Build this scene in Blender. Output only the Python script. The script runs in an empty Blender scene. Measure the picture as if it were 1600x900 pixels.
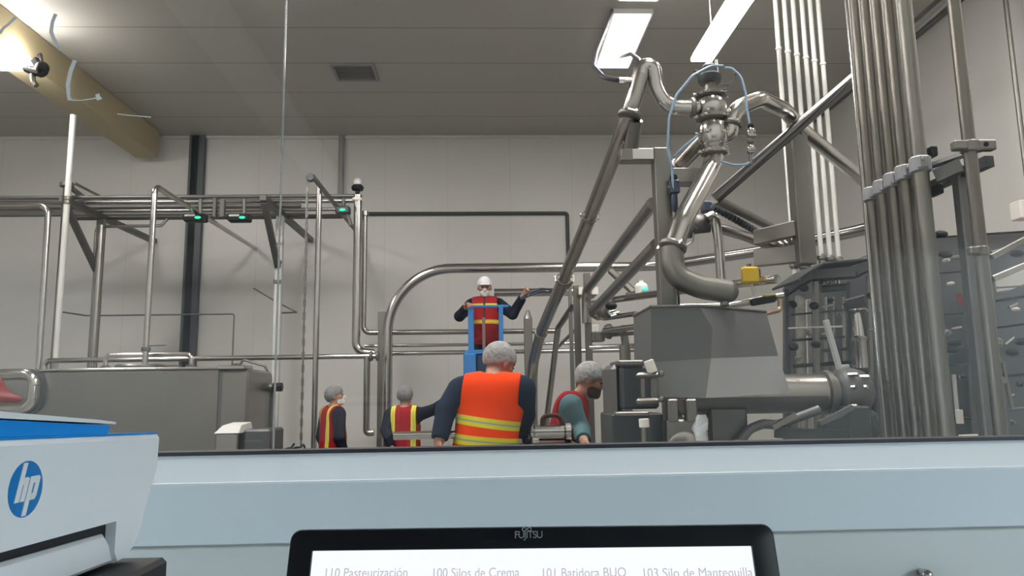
import bpy, bmesh, math, random
import numpy as np
from mathutils import Vector, Matrix
random.seed(4)
SC = bpy.context.scene
COL = SC.collection
R = math.radians
# ------------------------------------------------------------------ camera
F = 1142.0                      # focal length in pixels of the 1600 px wide frame
CAM = Vector((0.0, 0.0, 1.5))
YAW, PITCH, ROLL = R(2.2), R(8.2), R(0.92)
_f = Vector((math.sin(YAW)*math.cos(PITCH), math.cos(YAW)*math.cos(PITCH), math.sin(PITCH)))
_r0 = Vector((math.cos(YAW), -math.sin(YAW), 0))
_u0 = _r0.cross(_f)
_up = _u0*math.cos(ROLL) + _r0*math.sin(ROLL)
_ri = _r0*math.cos(ROLL) - _u0*math.sin(ROLL)
cd = bpy.data.cameras.new('camera')
cd.sensor_width = 36.0
cd.lens = 36.0*F/1600.0
cd.clip_start = 0.05
cam = bpy.data.objects.new('camera', cd)
COL.objects.link(cam)
m3 = Matrix((_ri, _up, -_f)).transposed()
cam.matrix_world = Matrix.Translation(CAM) @ m3.to_4x4()
SC.camera = cam
# ------------------------------------------------------------------ exposure and world
SC.view_settings.view_transform = 'Standard'
SC.view_settings.look = 'None'
SC.view_settings.gamma = 1.0
SC.view_settings.use_curve_mapping = False
SC.view_settings.exposure = 0.0
SC.cycles.max_bounces = 10
SC.cycles.caustics_reflective = False
SC.cycles.sample_clamp_indirect = 6.0
w = bpy.data.worlds.new('world')
SC.world = w
w.use_nodes = True
w.node_tree.nodes['Background'].inputs[0].default_value = (0.6, 0.65, 0.7, 1)
w.node_tree.nodes['Background'].inputs[1].default_value = 0.05
PLANT_LAMP = 47.0               # radiance of the added unseen lamps in the plant
ROOM_LAMP = 185.0                # radiance of the added unseen lamps in the control room
# room dimensions
YW, YG = 12.2, 1.6              # back wall, window glass
XL, XR = -10.5, 5.55            # plant side walls
RXL, RXR, RYB, RZC = -5.7, 5.54, -2.8, 2.75   # control room

def ray(u, v):
    return _f + _ri*((u-800.0)/F) + _up*((450.0-v)/F)
def pt(u, v, Y):
    """the place at distance Y into the hall that the photograph shows at pixel (u, v)"""
    d = ray(u, v)
    return CAM + d*(Y/d.y)
def px(n, Y):
    return n*Y/F
ZC = pt(500, 213, YW).z         # plant ceiling

# ------------------------------------------------------------------ materials
MATS = {}
def mat(name, col, rough=0.5, metal=0.0, emit=0.0, spec=0.5, noise=0.0, nscale=8.0, stretch=None, bump=0.0, ecol=None):
    if name in MATS: return MATS[name]
    m = bpy.data.materials.new(name); m.use_nodes = True
    nt = m.node_tree; b = nt.nodes['Principled BSDF']
    b.inputs['Base Color'].default_value = (*col, 1)
    b.inputs['Roughness'].default_value = rough
    b.inputs['Metallic'].default_value = metal
    b.inputs['Specular IOR Level'].default_value = spec
    if emit:
        b.inputs['Emission Color'].default_value = (*(ecol or col), 1)
        b.inputs['Emission Strength'].default_value = emit
    if noise or bump:
        tc = nt.nodes.new('ShaderNodeTexCoord'); mp = nt.nodes.new('ShaderNodeMapping')
        nz = nt.nodes.new('ShaderNodeTexNoise'); nz.inputs['Scale'].default_value = nscale
        nz.inputs['Detail'].default_value = 4
        nt.links.new(tc.outputs['Object'], mp.inputs['Vector']); nt.links.new(mp.outputs[0], nz.inputs['Vector'])
        if stretch: mp.inputs['Scale'].default_value = stretch
        if noise:
            mx = nt.nodes.new('ShaderNodeMix'); mx.data_type = 'RGBA'
            mx.inputs[6].default_value = (*[c*(1-noise) for c in col], 1)
            mx.inputs[7].default_value = (*[min(1, c*(1+noise)) for c in col], 1)
            nt.links.new(nz.outputs[0], mx.inputs[0]); nt.links.new(mx.outputs[2], b.inputs['Base Color'])
        if bump:
            bp = nt.nodes.new('ShaderNodeBump'); bp.inputs['Strength'].default_value = bump
            bp.inputs['Distance'].default_value = 0.01
            nt.links.new(nz.outputs[0], bp.inputs['Height']); nt.links.new(bp.outputs[0], b.inputs['Normal'])
    MATS[name] = m
    return m

def banded(name, col, bands, rough=0.7, noise=0.0):
    """base colour with bands of other colours; band = (axis, lo, hi, colour, slope of z along x, fold: use |x|)"""
    m = mat(name, col, 0.85, spec=0.15)
    nt = m.node_tree; b = nt.nodes['Principled BSDF']
    tc = nt.nodes.new('ShaderNodeTexCoord'); sp = nt.nodes.new('ShaderNodeSeparateXYZ')
    nt.links.new(tc.outputs['Object'], sp.inputs[0])
    def M(op, a, c):
        n = nt.nodes.new('ShaderNodeMath'); n.operation = op
        for i, x in enumerate((a, c)):
            if x is None: continue
            if isinstance(x, (int, float)): n.inputs[i].default_value = x
            else: nt.links.new(x, n.inputs[i])
        return n.outputs[0]
    ax = M('ABSOLUTE', sp.outputs[0], None)
    prev = None
    for (axis, lo, hi, c, slope) in bands:
        v = sp.outputs[2] if axis == 'z' else (ax if axis == 'ax' else sp.outputs[0])
        if slope: v = M('ADD', v, M('MULTIPLY', sp.outputs[0], slope))
        f = M('MULTIPLY', M('GREATER_THAN', v, lo), M('LESS_THAN', v, hi))
        mx = nt.nodes.new('ShaderNodeMix'); mx.data_type = 'RGBA'
        nt.links.new(f, mx.inputs[0])
        if prev is None: mx.inputs[6].default_value = (*col, 1)
        else: nt.links.new(prev, mx.inputs[6])
        mx.inputs[7].default_value = (*c, 1)
        prev = mx.outputs[2]
    nt.links.new(prev, b.inputs['Base Color'])
    return m

def seamed(name, col, axis, step, phase, width=0.012, dark=0.45, rough=0.45, spec=0.4):
    """sandwich panels: a joint groove every step metres along an axis"""
    m = mat(name, col, rough, spec=spec)
    nt = m.node_tree; b = nt.nodes['Principled BSDF']
    tc = nt.nodes.new('ShaderNodeTexCoord'); sp = nt.nodes.new('ShaderNodeSeparateXYZ')
    nt.links.new(tc.outputs['Object'], sp.inputs[0])
    def M(op, a, c):
        n = nt.nodes.new('ShaderNodeMath'); n.operation = op
        for i, x in enumerate((a, c)):
            if isinstance(x, (int, float)): n.inputs[i].default_value = x
            else: nt.links.new(x, n.inputs[i])
        return n.outputs[0]
    fr = M('FLOORED_MODULO', M('SUBTRACT', sp.outputs['XYZ'.index(axis)], phase - width/2), step)
    g = M('LESS_THAN', fr, width)
    nz = nt.nodes.new('ShaderNodeTexNoise'); nz.inputs['Scale'].default_value = 0.8
    nt.links.new(tc.outputs['Object'], nz.inputs['Vector'])
    mx0 = nt.nodes.new('ShaderNodeMix'); mx0.data_type = 'RGBA'
    mx0.inputs[6].default_value = (*[c*0.95 for c in col], 1); mx0.inputs[7].default_value = (*[min(1, c*1.04) for c in col], 1)
    nt.links.new(nz.outputs[0], mx0.inputs[0])
    mx = nt.nodes.new('ShaderNodeMix'); mx.data_type = 'RGBA'
    nt.links.new(g, mx.inputs[0]); nt.links.new(mx0.outputs[2], mx.inputs[6])
    mx.inputs[7].default_value = (*[c*dark for c in col], 1)
    nt.links.new(mx.outputs[2], b.inputs['Base Color'])
    return m

STEEL = mat('stainless_steel', (0.40, 0.375, 0.35), 0.27, 1.0, noise=0.06, nscale=6)
SHINY = mat('polished_steel', (0.54, 0.515, 0.49), 0.18, 1.0)
SATIN = mat('satin_steel', (0.245, 0.23, 0.21), 0.42, 1.0, noise=0.08, nscale=5)
DSTEEL = mat('dull_dark_steel', (0.16, 0.155, 0.15), 0.5, 0.7)
HOPPER = mat('matt_grey_steel', (0.135, 0.135, 0.133), 0.5, 0.35, noise=0.04, nscale=3)
BLACK = mat('black_plastic', (0.008, 0.009, 0.012), 0.5, spec=0.25)
DGREY = mat('dark_grey_metal', (0.055, 0.06, 0.065), 0.5, 0.3)
PALE = mat('pale_grey_paint', (0.62, 0.61, 0.58), 0.4)
CREAM = mat('cream_plastic', (0.85, 0.80, 0.74), 0.45)
BEIGE = mat('yellow_beige_paint', (0.48, 0.40, 0.245), 0.55, noise=0.06, nscale=3)
WHITEP = mat('white_plastic', (0.74, 0.77, 0.79), 0.35)
BLUEP = mat('bright_blue_plastic', (0.0, 0.22, 0.66), 0.5, spec=0.2)
BLUELIFT = mat('blue_lift_paint', (0.03, 0.17, 0.44), 0.45)
SILL = mat('white_coated_sheet', (0.66, 0.72, 0.76), 0.55, spec=0.3)
ROOMWALL = mat('grey_room_wall', (0.60, 0.63, 0.62), 0.55)
GASKET = mat('black_rubber', (0.012, 0.012, 0.02), 0.6)
YELLOW = mat('yellow_plastic', (0.80, 0.53, 0.02), 0.5)
REDP = mat('red_plastic', (0.18, 0.006, 0.008), 0.6, spec=0.2)
AIR = mat('light_blue_tube', (0.34, 0.49, 0.66), 0.3)
BLUEH = mat('blue_hose', (0.032, 0.046, 0.085), 0.4)
NAVY = mat('navy_cloth', (0.009, 0.011, 0.022), 0.9, spec=0.1)
DENIM = mat('blue_grey_cloth', (0.020, 0.031, 0.058), 0.9, spec=0.1, noise=0.25, nscale=14)
SKIN = mat('skin', (0.42, 0.22, 0.15), 0.55)
NET = mat('grey_hairnet', (0.33, 0.33, 0.325), 0.85, noise=0.55, nscale=38, bump=1.0)
WNET = mat('white_hairnet', (0.66, 0.64, 0.68), 0.8, noise=0.12, nscale=40, bump=0.4)
MASKM = mat('white_mask', (0.70, 0.70, 0.68), 0.8)
TEAL = mat('teal_cloth', (0.085, 0.155, 0.17), 0.9, spec=0.1)
DNET = mat('dark_grey_hairnet', (0.19, 0.19, 0.19), 0.85, noise=0.5, nscale=38, bump=0.8)
SHOE = mat('dark_rubber', (0.02, 0.02, 0.022), 0.6)
EYE = mat('dark_eye', (0.02, 0.015, 0.012), 0.2)
LEDG = mat('green_led', (0.02, 0.75, 0.35), 0.4, emit=1.2)
LEDC = mat('cyan_led', (0.1, 0.8, 0.65), 0.4, emit=0.9)
FLOODM = mat('flood_lamp_glass', (0.9, 0.9, 0.9), 0.5, emit=80.0, ecol=(1.0, 0.985, 0.95))
RISER = mat('dull_riser_steel', (0.185, 0.17, 0.15), 0.36, 1.0, noise=0.1, nscale=5)
DPOL = mat('dark_polished_steel', (0.17, 0.165, 0.16), 0.2, 1.0)
LAMPF = mat('far_lamp_diffuser', (0.9, 0.9, 0.9), 0.5, emit=11.0, ecol=(1.0, 0.985, 0.95))
LAMPM = mat('added_hall_diffuser', (0.9, 0.9, 0.9), 0.5, emit=PLANT_LAMP, ecol=(1.0, 0.985, 0.95))
ROOML = mat('added_room_diffuser', (0.9, 0.9, 0.9), 0.5, emit=ROOM_LAMP, ecol=(0.80, 0.93, 1.0))
SCREEN = mat('lit_screen', (0.05, 0.05, 0.05), 0.3, emit=1.0, ecol=(0.94, 0.97, 1.0))
INK = mat('grey_screen_text', (0.05, 0.05, 0.05), 0.5, emit=0.58, ecol=(0.86, 0.82, 0.92))
SILVER = mat('silver_lettering', (0.42, 0.45, 0.48), 0.4, 0.2)
LOGO_B = mat('logo_blue', (0.002, 0.17, 0.47), 0.5, spec=0.2)
LOGO_W = mat('logo_white', (0.72, 0.75, 0.77), 0.4)
TAPE = mat('white_tape', (0.75, 0.74, 0.72), 0.8)
BAG = mat('clear_crumpled_film', (0.75, 0.75, 0.77), 0.15, 0.2, bump=1.0, nscale=30)
TRAY = mat('galvanised_tray', (0.10, 0.105, 0.115), 0.55, 0.6)
FLOORM = mat('grey_resin_floor', (0.27, 0.265, 0.25), 0.45, noise=0.12, nscale=2)
DESKM = mat('grey_desk', (0.35, 0.36, 0.37), 0.5)
BLUEGREY = mat('blue_grey_panel', (0.10, 0.14, 0.17), 0.45, 0.3)
MPANEL = mat('machine_panel_steel', (0.125, 0.125, 0.13), 0.45, 0.85, noise=0.1, nscale=4)

def glass_mat():
    m = bpy.data.materials.new('window_glass'); m.use_nodes = True
    nt = m.node_tree; nt.nodes.clear()
    o = nt.nodes.new('ShaderNodeOutputMaterial'); mx = nt.nodes.new('ShaderNodeMixShader')
    t = nt.nodes.new('ShaderNodeBsdfTransparent'); g = nt.nodes.new('ShaderNodeBsdfGlossy')
    t.inputs[0].default_value = (0.99, 0.985, 0.98, 1); g.inputs['Roughness'].default_value = 0.02
    g.inputs[0].default_value = (1, 1, 1, 1)
    mx.inputs[0].default_value = 0.034
    nt.links.new(t.outputs[0], mx.inputs[1]); nt.links.new(g.outputs[0], mx.inputs[2]); nt.links.new(mx.outputs[0], o.inputs[0])
    return m
GLASS = glass_mat()

# ------------------------------------------------------------------ mesh helpers
ORG = {}
def frame_of(d):
    d = d.normalized()
    a = Vector((0, 0, 1)) if abs(d.z) < 0.9 else Vector((1, 0, 0))
    x = a.cross(d).normalized()
    return x, d.cross(x).normalized()

def fillet(P, rad, n=8):
    """round the inner corners of a polyline"""
    P = [Vector(p) for p in P]
    if len(P) < 3 or not rad: return P
    out = [P[0]]
    for i in range(1, len(P)-1):
        a, b, c = P[i-1], P[i], P[i+1]
        d1, d2 = (a-b), (c-b)
        l1, l2 = d1.length, d2.length
        d1.normalize(); d2.normalize()
        ang = d1.angle(d2)
        if ang > R(176): out.append(b); continue
        r = rad[i-1] if isinstance(rad, (list, tuple)) else rad
        t = min(r/math.tan(ang/2), l1*0.48, l2*0.48)
        r = t*math.tan(ang/2)
        bis = (d1+d2).normalized(); cen = b + bis*(r/math.sin(ang/2))
        s = b+d1*t; e = b+d2*t
        v1 = s-cen; v2 = e-cen
        tot = v1.angle(v2); ax = v1.cross(v2)
        if ax.length < 1e-9: out.append(b); continue
        ax.normalize()
        for k in range(n+1):
            out.append(cen + Matrix.Rotation(tot*k/n, 3, ax) @ v1)
    out.append(P[-1])
    return out

class MB:
    def __init__(s): s.bm = bmesh.new(); s.mi = 0
    def _mark(s, faces):
        for f in faces: f.material_index = s.mi
    def box(s, c, size, rot=None, bev=0.0):
        b2 = bmesh.new(); bmesh.ops.create_cube(b2, size=1.0)
        bmesh.ops.scale(b2, vec=Vector(size), verts=b2.verts)
        if bev: bmesh.ops.bevel(b2, geom=b2.edges[:], offset=bev, segments=1, affect='EDGES')
        if rot is not None: bmesh.ops.transform(b2, matrix=rot.to_4x4(), verts=b2.verts)
        bmesh.ops.translate(b2, vec=Vector(c), verts=b2.verts)
        s.merge(b2); return s
    def bb(s, lo, hi, bev=0.0):
        lo, hi = Vector(lo), Vector(hi)
        return s.box((lo+hi)/2, [max(abs(x), 1e-4) for x in (hi-lo)], None, bev)
    def merge(s, b2):
        vm = {}
        for v in b2.verts: vm[v] = s.bm.verts.new(v.co)
        for f in b2.faces:
            try: nf = s.bm.faces.new([vm[v] for v in f.verts])
            except ValueError: continue
            nf.material_index = s.mi
        b2.free()
    def beam(s, a, b, w, h, up=(0, 0, 1), bev=0.0):
        """rectangular bar between two points; w across, h along 'up'"""
        a, b = Vector(a), Vector(b); d = b-a; y = d.normalized(); up = Vector(up)
        x = y.cross(up)
        if x.length < 1e-6: x = y.cross(Vector((0, 1, 0)))
        x.normalize(); z = x.cross(y)
        m = Matrix((x, y, z)).transposed()
        return s.box((a+b)/2, (w, d.length, h), m, bev)
    def tube(s, P, r, seg=14, rad=0.0, cap=True, n=8):
        P = fillet(P, rad, n)
        Q = [P[0]]
        for p in P[1:]:
            if (p-Q[-1]).length > 1e-5: Q.append(p)
        P = Q
        if len(P) < 2: return s
        T = []
        for i in range(len(P)):
            if i == 0: t = P[1]-P[0]
            elif i == len(P)-1: t = P[-1]-P[-2]
            else: t = (P[i+1]-P[i]).normalized()+(P[i]-P[i-1]).normalized()
            T.append(t.normalized())
        x, y = frame_of(T[0])
        rings = []
        for i, p in enumerate(P):
            if i:
                ax = T[i-1].cross(T[i])
                if ax.length > 1e-8:
                    M = Matrix.Rotation(T[i-1].angle(T[i]), 3, ax.normalized())
                    x, y = M @ x, M @ y
            rr = r if not isinstance(r, (tuple, list)) else r[0]+(r[1]-r[0])*i/(len(P)-1)
            rings.append([s.bm.verts.new(p + x*(rr*math.cos(2*math.pi*k/seg)) + y*(rr*math.sin(2*math.pi*k/seg))) for k in range(seg)])
        for a, b in zip(rings, rings[1:]):
            for k in range(seg):
                s._mark([s.bm.faces.new((a[k], a[(k+1) % seg], b[(k+1) % seg], b[k]))])
        if cap:
            s._mark([s.bm.faces.new(rings[0][::-1]), s.bm.faces.new(rings[-1])])
        return s
    def lathe(s, base, axis, prof, seg=20):
        """profile [(distance along axis, radius)]"""
        base = Vector(base); axis = Vector(axis).normalized(); x, y = frame_of(axis)
        rings = []
        for h, r in prof:
            r = max(r, 1e-4)
            rings.append([s.bm.verts.new(base+axis*h + x*(r*math.cos(2*math.pi*k/seg)) + y*(r*math.sin(2*math.pi*k/seg))) for k in range(seg)])
        for a, b in zip(rings, rings[1:]):
            for k in range(seg):
                s._mark([s.bm.faces.new((a[k], a[(k+1) % seg], b[(k+1) % seg], b[k]))])
        s._mark([s.bm.faces.new(rings[0][::-1]), s.bm.faces.new(rings[-1])])
        return s
    def cyl(s, a, b, r, seg=16):
        a, b = Vector(a), Vector(b); L = (b-a).length; e = min(r, L)*0.12
        return s.lathe(a, b-a, [(0, r-e), (e, r), (L-e, r), (L, r-e)], seg)
    def ball(s, c, r, seg=16, sc=(1, 1, 1)):
        b2 = bmesh.new(); bmesh.ops.create_uvsphere(b2, u_segments=seg, v_segments=seg//2+2, radius=1.0)
        bmesh.ops.scale(b2, vec=Vector([r*k for k in sc]), verts=b2.verts)
        bmesh.ops.translate(b2, vec=Vector(c), verts=b2.verts); s.merge(b2); return s
    def rings(s, Rg, cap=True):
        """loft through closed rings of equal vertex count"""
        V = [[s.bm.verts.new(Vector(p)) for p in r] for r in Rg]; n = len(V[0])
        for a, b in zip(V, V[1:]):
            for k in range(n):
                s._mark([s.bm.faces.new((a[k], a[(k+1) % n], b[(k+1) % n], b[k]))])
        if cap: s._mark([s.bm.faces.new(V[0][::-1]), s.bm.faces.new(V[-1])])
        return s
    def prism(s, poly, vec):
        vec = Vector(vec)
        return s.rings([poly, [Vector(p)+vec for p in poly]])
    def build(s, name, material, parent=None, sharp=35, org=None):
        bm = s.bm
        bmesh.ops.recalc_face_normals(bm, faces=bm.faces[:])
        me = bpy.data.meshes.new(name); o = bpy.data.objects.new(name, me)
        if parent is not None: og = ORG[parent.name]
        elif org is not None: og = Vector(org)
        else:
            c = [v.co for v in bm.verts]
            og = Vector(((min(p.x for p in c)+max(p.x for p in c))/2, (min(p.y for p in c)+max(p.y for p in c))/2, min(p.z for p in c)))
        bmesh.ops.translate(bm, vec=-og, verts=bm.verts)
        bm.to_mesh(me); bm.free()
        for f in me.polygons: f.use_smooth = True
        me.set_sharp_from_angle(angle=R(sharp))
        for mm in (material if isinstance(material, (list, tuple)) else [material]): me.materials.append(mm)
        COL.objects.link(o)
        if parent is None: o.location = og
        else: o.parent = parent
        ORG[o.name] = og
        return o

def tag(o, label=None, cat=None, group=None, kind=None):
    if label: o['label'] = label
    if cat: o['category'] = cat
    if group: o['group'] = group
    if kind: o['kind'] = kind
    return o
def thing(name, label, cat, loc, group=None):
    o = bpy.data.objects.new(name, None); COL.objects.link(o)
    o.location = Vector(loc); o.empty_display_size = 0.1
    ORG[o.name] = Vector(loc)
    return tag(o, label, cat, group)
def struct(o): o['kind'] = 'structure'; return o
def copy_tree(o, parent=None):
    c = o.copy(); COL.objects.link(c)
    if parent is not None: c.parent = parent
    ORG[c.name] = ORG.get(o.name, Vector())
    for ch in [k for k in o.children]: copy_tree(ch, c)
    return c
def text_mesh(txt, name, material, parent, size, M, extrude=0.0004, shear=0.0, spacing=1.0, ws=1.0):
    cu = bpy.data.curves.new('lettering', 'FONT'); cu.body = txt; cu.size = size; cu.extrude = extrude; cu.shear = shear
    cu.space_character = spacing; cu.align_x = 'CENTER'; cu.align_y = 'CENTER'
    t = bpy.data.objects.new('lettering_tmp', cu); COL.objects.link(t)
    dg = bpy.context.evaluated_depsgraph_get()
    me = bpy.data.meshes.new_from_object(t.evaluated_get(dg))
    bpy.data.objects.remove(t); bpy.data.curves.remove(cu)
    me.transform(Matrix.Translation(-ORG[parent.name]) @ M @ Matrix.Diagonal((ws, 1, 1, 1)))
    me.materials.clear(); me.materials.append(material); me.name = name
    o = bpy.data.objects.new(name, me); COL.objects.link(o); o.parent = parent
    ORG[o.name] = ORG[parent.name]
    return o

def pipe(name, label, P, wpx=None, r=None, rad=0.25, mt=None, cat='pipe', group=None, seg=14, clamps=(), n=8):
    """a pipe run through pixel/depth points (u, v, Y) or world points; clamps: fractions of a run where a flange sits"""
    W = [p if isinstance(p, Vector) else pt(*p) for p in P]
    if r is None: r = px(wpx, (W[0].y+W[-1].y)/2)/2 if not isinstance(wpx, (tuple, list)) else (px(wpx[0], W[0].y)/2, px(wpx[1], W[-1].y)/2)
    o = MB().tube(W, r, seg, rad, n=n).build(name, mt or STEEL)
    tag(o, label, cat, group)
    for (u, v, Y, i) in clamps:
        c = pt(u, v, Y); d = (W[i+1]-W[i]).normalized()
        rr = r if not isinstance(r, tuple) else max(r)
        # onto the axis
        c = W[i] + d*((c-W[i]).dot(d))
        flange(c, d, rr, o)
    return o
def flange(c, d, r, parent, name='flange', mt=None, bolts=True):
    m = MB().lathe(c-d*r*0.35, d, [(0, r*1.05), (r*0.12, r*1.3), (r*0.3, r*1.38), (r*0.4, r*1.38), (r*0.58, r*1.3), (r*0.7, r*1.05)], 20)
    o = m.build(name, mt or SATIN, parent)
    if bolts:
        x, y = frame_of(d)
        for sgn in (-1, 1):
            q = c+x*(sgn*r*1.45)
            MB().cyl(q-y*r*0.5, q+y*r*0.5, r*0.17, 8).cyl(q+y*r*0.3, q+y*r*0.55, r*0.28, 6).build('clamp_bolt', SHINY, o)
    return o
def vpipe(name, label, u, v, Y, vtop, zbot, wpx, mt=None, cat='pipe', group=None, square=False, ztop=None):
    p = pt(u, v, Y)
    zt = ztop if ztop is not None else pt(u, vtop, Y).z
    zb = zbot
    r = px(wpx, Y)/2
    a, b = Vector((p.x, Y, zb)), Vector((p.x, Y, zt))
    m = MB()
    if square: m.beam(a, b, 2*r, 2*r, (0, 1, 0), r*0.1)
    else: m.tube([a, b], r, 14)
    return tag(m.build(name, mt or STEEL), label, cat, group)
# ================================================================== SETTING: the plant hall
WALLM = seamed('white_wall_panels', (0.685, 0.66, 0.63), 'X', 1.07, pt(990, 300, YW).x, 0.010, 0.86, 0.38, 0.4)
WALLMY = seamed('white_side_panels', (0.685, 0.66, 0.63), 'Y', 1.07, 0.4, 0.010, 0.86, 0.38, 0.4)
SEAM_Y = [pt(800, v, 1).z for v in (44, 99, 144, 182)]
SEAM_Y = [(ZC-CAM.z)/(z-CAM.z) for z in SEAM_Y]
CEILM = seamed('ceiling_panels', (0.45, 0.43, 0.395), 'Y', (SEAM_Y[3]-SEAM_Y[0])/3, SEAM_Y[0], 0.016, 0.45, 0.5)
def slab(name, lo, hi, m): return struct(MB().bb(lo, hi).build(name, m, org=(0, 0, 0)))
slab('floor', (XL, 1.7, -0.1), (XR, YW, 0), FLOORM)
slab('ceiling', (XL, 1.7, ZC), (XR, YW, ZC+0.1), CEILM)
slab('wall_back', (XL, YW, 0), (XR, YW+0.12, ZC), WALLM)
slab('wall_left', (XL-0.12, 1.7, 0), (XL, YW, ZC), WALLMY)
slab('wall_right', (XR, 1.7, 0), (XR+0.12, YW, ZC), WALLMY)
# coving where wall and ceiling panels meet
struct(MB().tube([(XL, YW-0.02, ZC-0.02), (XR, YW-0.02, ZC-0.02)], 0.035, 8).build('trim_1', PALE))
struct(MB().tube([(XR-0.02, 1.75, ZC-0.02), (XR-0.02, YW, ZC-0.02)], 0.035, 8).build('trim_2', DSTEEL))
# front wall with the window opening
WX0, WX1 = -1.9, 2.1
ZS1 = pt(800, 703, 1.58).z      # foot of the glass
YF = 1.505
ZS2 = pt(800, 752, YF).z      # front edge of the sill
ZS3 = pt(800, 840, YF).z      # underside of the sill
ZT = 2.62
YI = 1.53
f = MB()
f.bb((XL, YI, -0.1), (XR, 1.7, ZS3)).bb((XL, YI, ZT), (XR, 1.7, ZC)).bb((XL, YI, ZS3), (WX0, 1.7, ZT)).bb((WX1, YI, ZS3), (XR, 1.7, ZT))
struct(f.build('wall_front', ROOMWALL, org=(0, 0, 0)))
# sill: a folded sheet that slopes down to a rounded nose and drops to a drip edge
prof = [(1.70, ZS1-0.035), (1.64, ZS1-0.03), (1.625, ZS1), (1.58, ZS1), (YF+0.013, ZS2+0.006), (YF+0.0105, ZS2+0.009), (YF+0.003, ZS2+0.008), (YF, ZS2+0.004), (YF, ZS2-0.004), (YF, ZS3), (YF+0.01, ZS3), (YF+0.01, ZS3+0.004), (1.70, ZS3+0.004)]
struct(MB().rings([[(WX0, y, z) for y, z in prof], [(WX1, y, z) for y, z in prof]]).build('trim_3', SILL, sharp=20))
# window: gasket, two panes, silicone joint
JX = pt(438, 300, YG).x
win = thing('window_1', None, None, (0, YG, ZS1)); win['kind'] = 'structure'
gz = pt(800, 696, YG).z
g = MB().bb((WX0, YG-0.02, ZS1-0.003), (WX1, YG+0.03, gz)).bb((WX0, YG-0.02, ZT-0.03), (WX1, YG+0.03, ZT)).bb((WX0, YG-0.02, gz), (WX0+0.03, YG+0.03, ZT-0.03)).bb((WX1-0.03, YG-0.02, gz), (WX1, YG+0.03, ZT-0.03))
g.build('gasket', GASKET, win)
MB().bb((WX0+0.03, YG, gz), (JX-0.0013, YG+0.008, ZT-0.03)).build('pane', GLASS, win)
MB().bb((JX+0.0013, YG, gz), (WX1-0.03, YG+0.008, ZT-0.03)).build('pane', GLASS, win)
jm = mat('silicone_joint', (0.8, 0.84, 0.86), 0.2)
jm.node_tree.nodes['Principled BSDF'].inputs['Transmission Weight'].default_value = 0.75
MB().bb((JX-0.0013, YG, gz), (JX+0.0013, YG+0.008, ZT-0.03)).build('joint', jm, win)

# ------------------------------------------------------------------ control room shell
CR = mat('room_ceiling_tiles', (0.30, 0.30, 0.29), 0.8)
SIDEW = mat('grey_side_wall', (0.26, 0.27, 0.27), 0.7)
slab('wall_room_left', (RXL-0.1, RYB, 0), (RXL, YI, RZC), SIDEW)
slab('wall_room_right', (RXR, RYB, 0), (RXR+0.1, YI, RZC), SIDEW)
slab('wall_room_back', (RXL, RYB-0.1, 0), (RXR, RYB, RZC), mat('white_room_wall', (0.50, 0.52, 0.52), 0.7))
slab('ceiling_room', (RXL, RYB, RZC), (RXR, YI, RZC+0.1), CR)
slab('floor_room', (RXL, RYB, -0.1), (RXR, YI, 0), FLOORM)
# cable trunking along the control room ceiling: its faint reflection crosses the glass
tx = (pt(318, 5, 1).x)*(RZC-CAM.z)/(pt(318, 5, 1).z-CAM.z)
o = MB().bb((tx-0.085, -1.7, RZC-0.05), (tx+0.085, 1.3, RZC-0.0015), 0.004).build('cable_trunking', mat('white_trunking', (0.85, 0.86, 0.86), 0.4))
tag(o, 'white cable trunking along the control room ceiling', 'trunking')
for k, (lx, ly, lab) in enumerate([(4.9, -1.9, 'right side'), (-4.9, -1.9, 'left side')]):  # unseen lamps added to brighten the sill and printer
    t = thing('added_room_lamp', 'added unseen ceiling lamp on the %s of the control room' % lab, 'lamp', (lx, ly, RZC-0.05), 'added control room lamps')
    MB().bb((lx-0.32, ly-0.62, RZC-0.05), (lx+0.32, ly+0.62, RZC), 0.006).build('lamp_housing', PALE, t)
    MB().bb((lx-0.28, ly-0.58, RZC-0.056), (lx+0.28, ly+0.58, RZC-0.05)).build('diffuser', ROOML, t)

# ------------------------------------------------------------------ desk, monitor, printer
DZ = 0.86
t = thing('desk', 'grey desk under the monitor and printer', 'desk', (0.1, 0.75, 0))
MB().bb((-1.3, 0.28, DZ-0.03), (1.5, 1.38, DZ), 0.004).build('desk_top', DESKM, t)
for x in (-1.25, 1.45):
    MB().bb((x-0.02, 0.33, 0), (x+0.02, 1.33, DZ-0.03), 0.003).build('side_panel', DESKM, t)

def ptX(u, v, X):
    d = ray(u, v); return CAM + d*(X/d.x)
def plane_pt(u, v, o, n):
    d = ray(u, v); return CAM + d*((o-CAM).dot(n)/d.dot(n))
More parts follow.
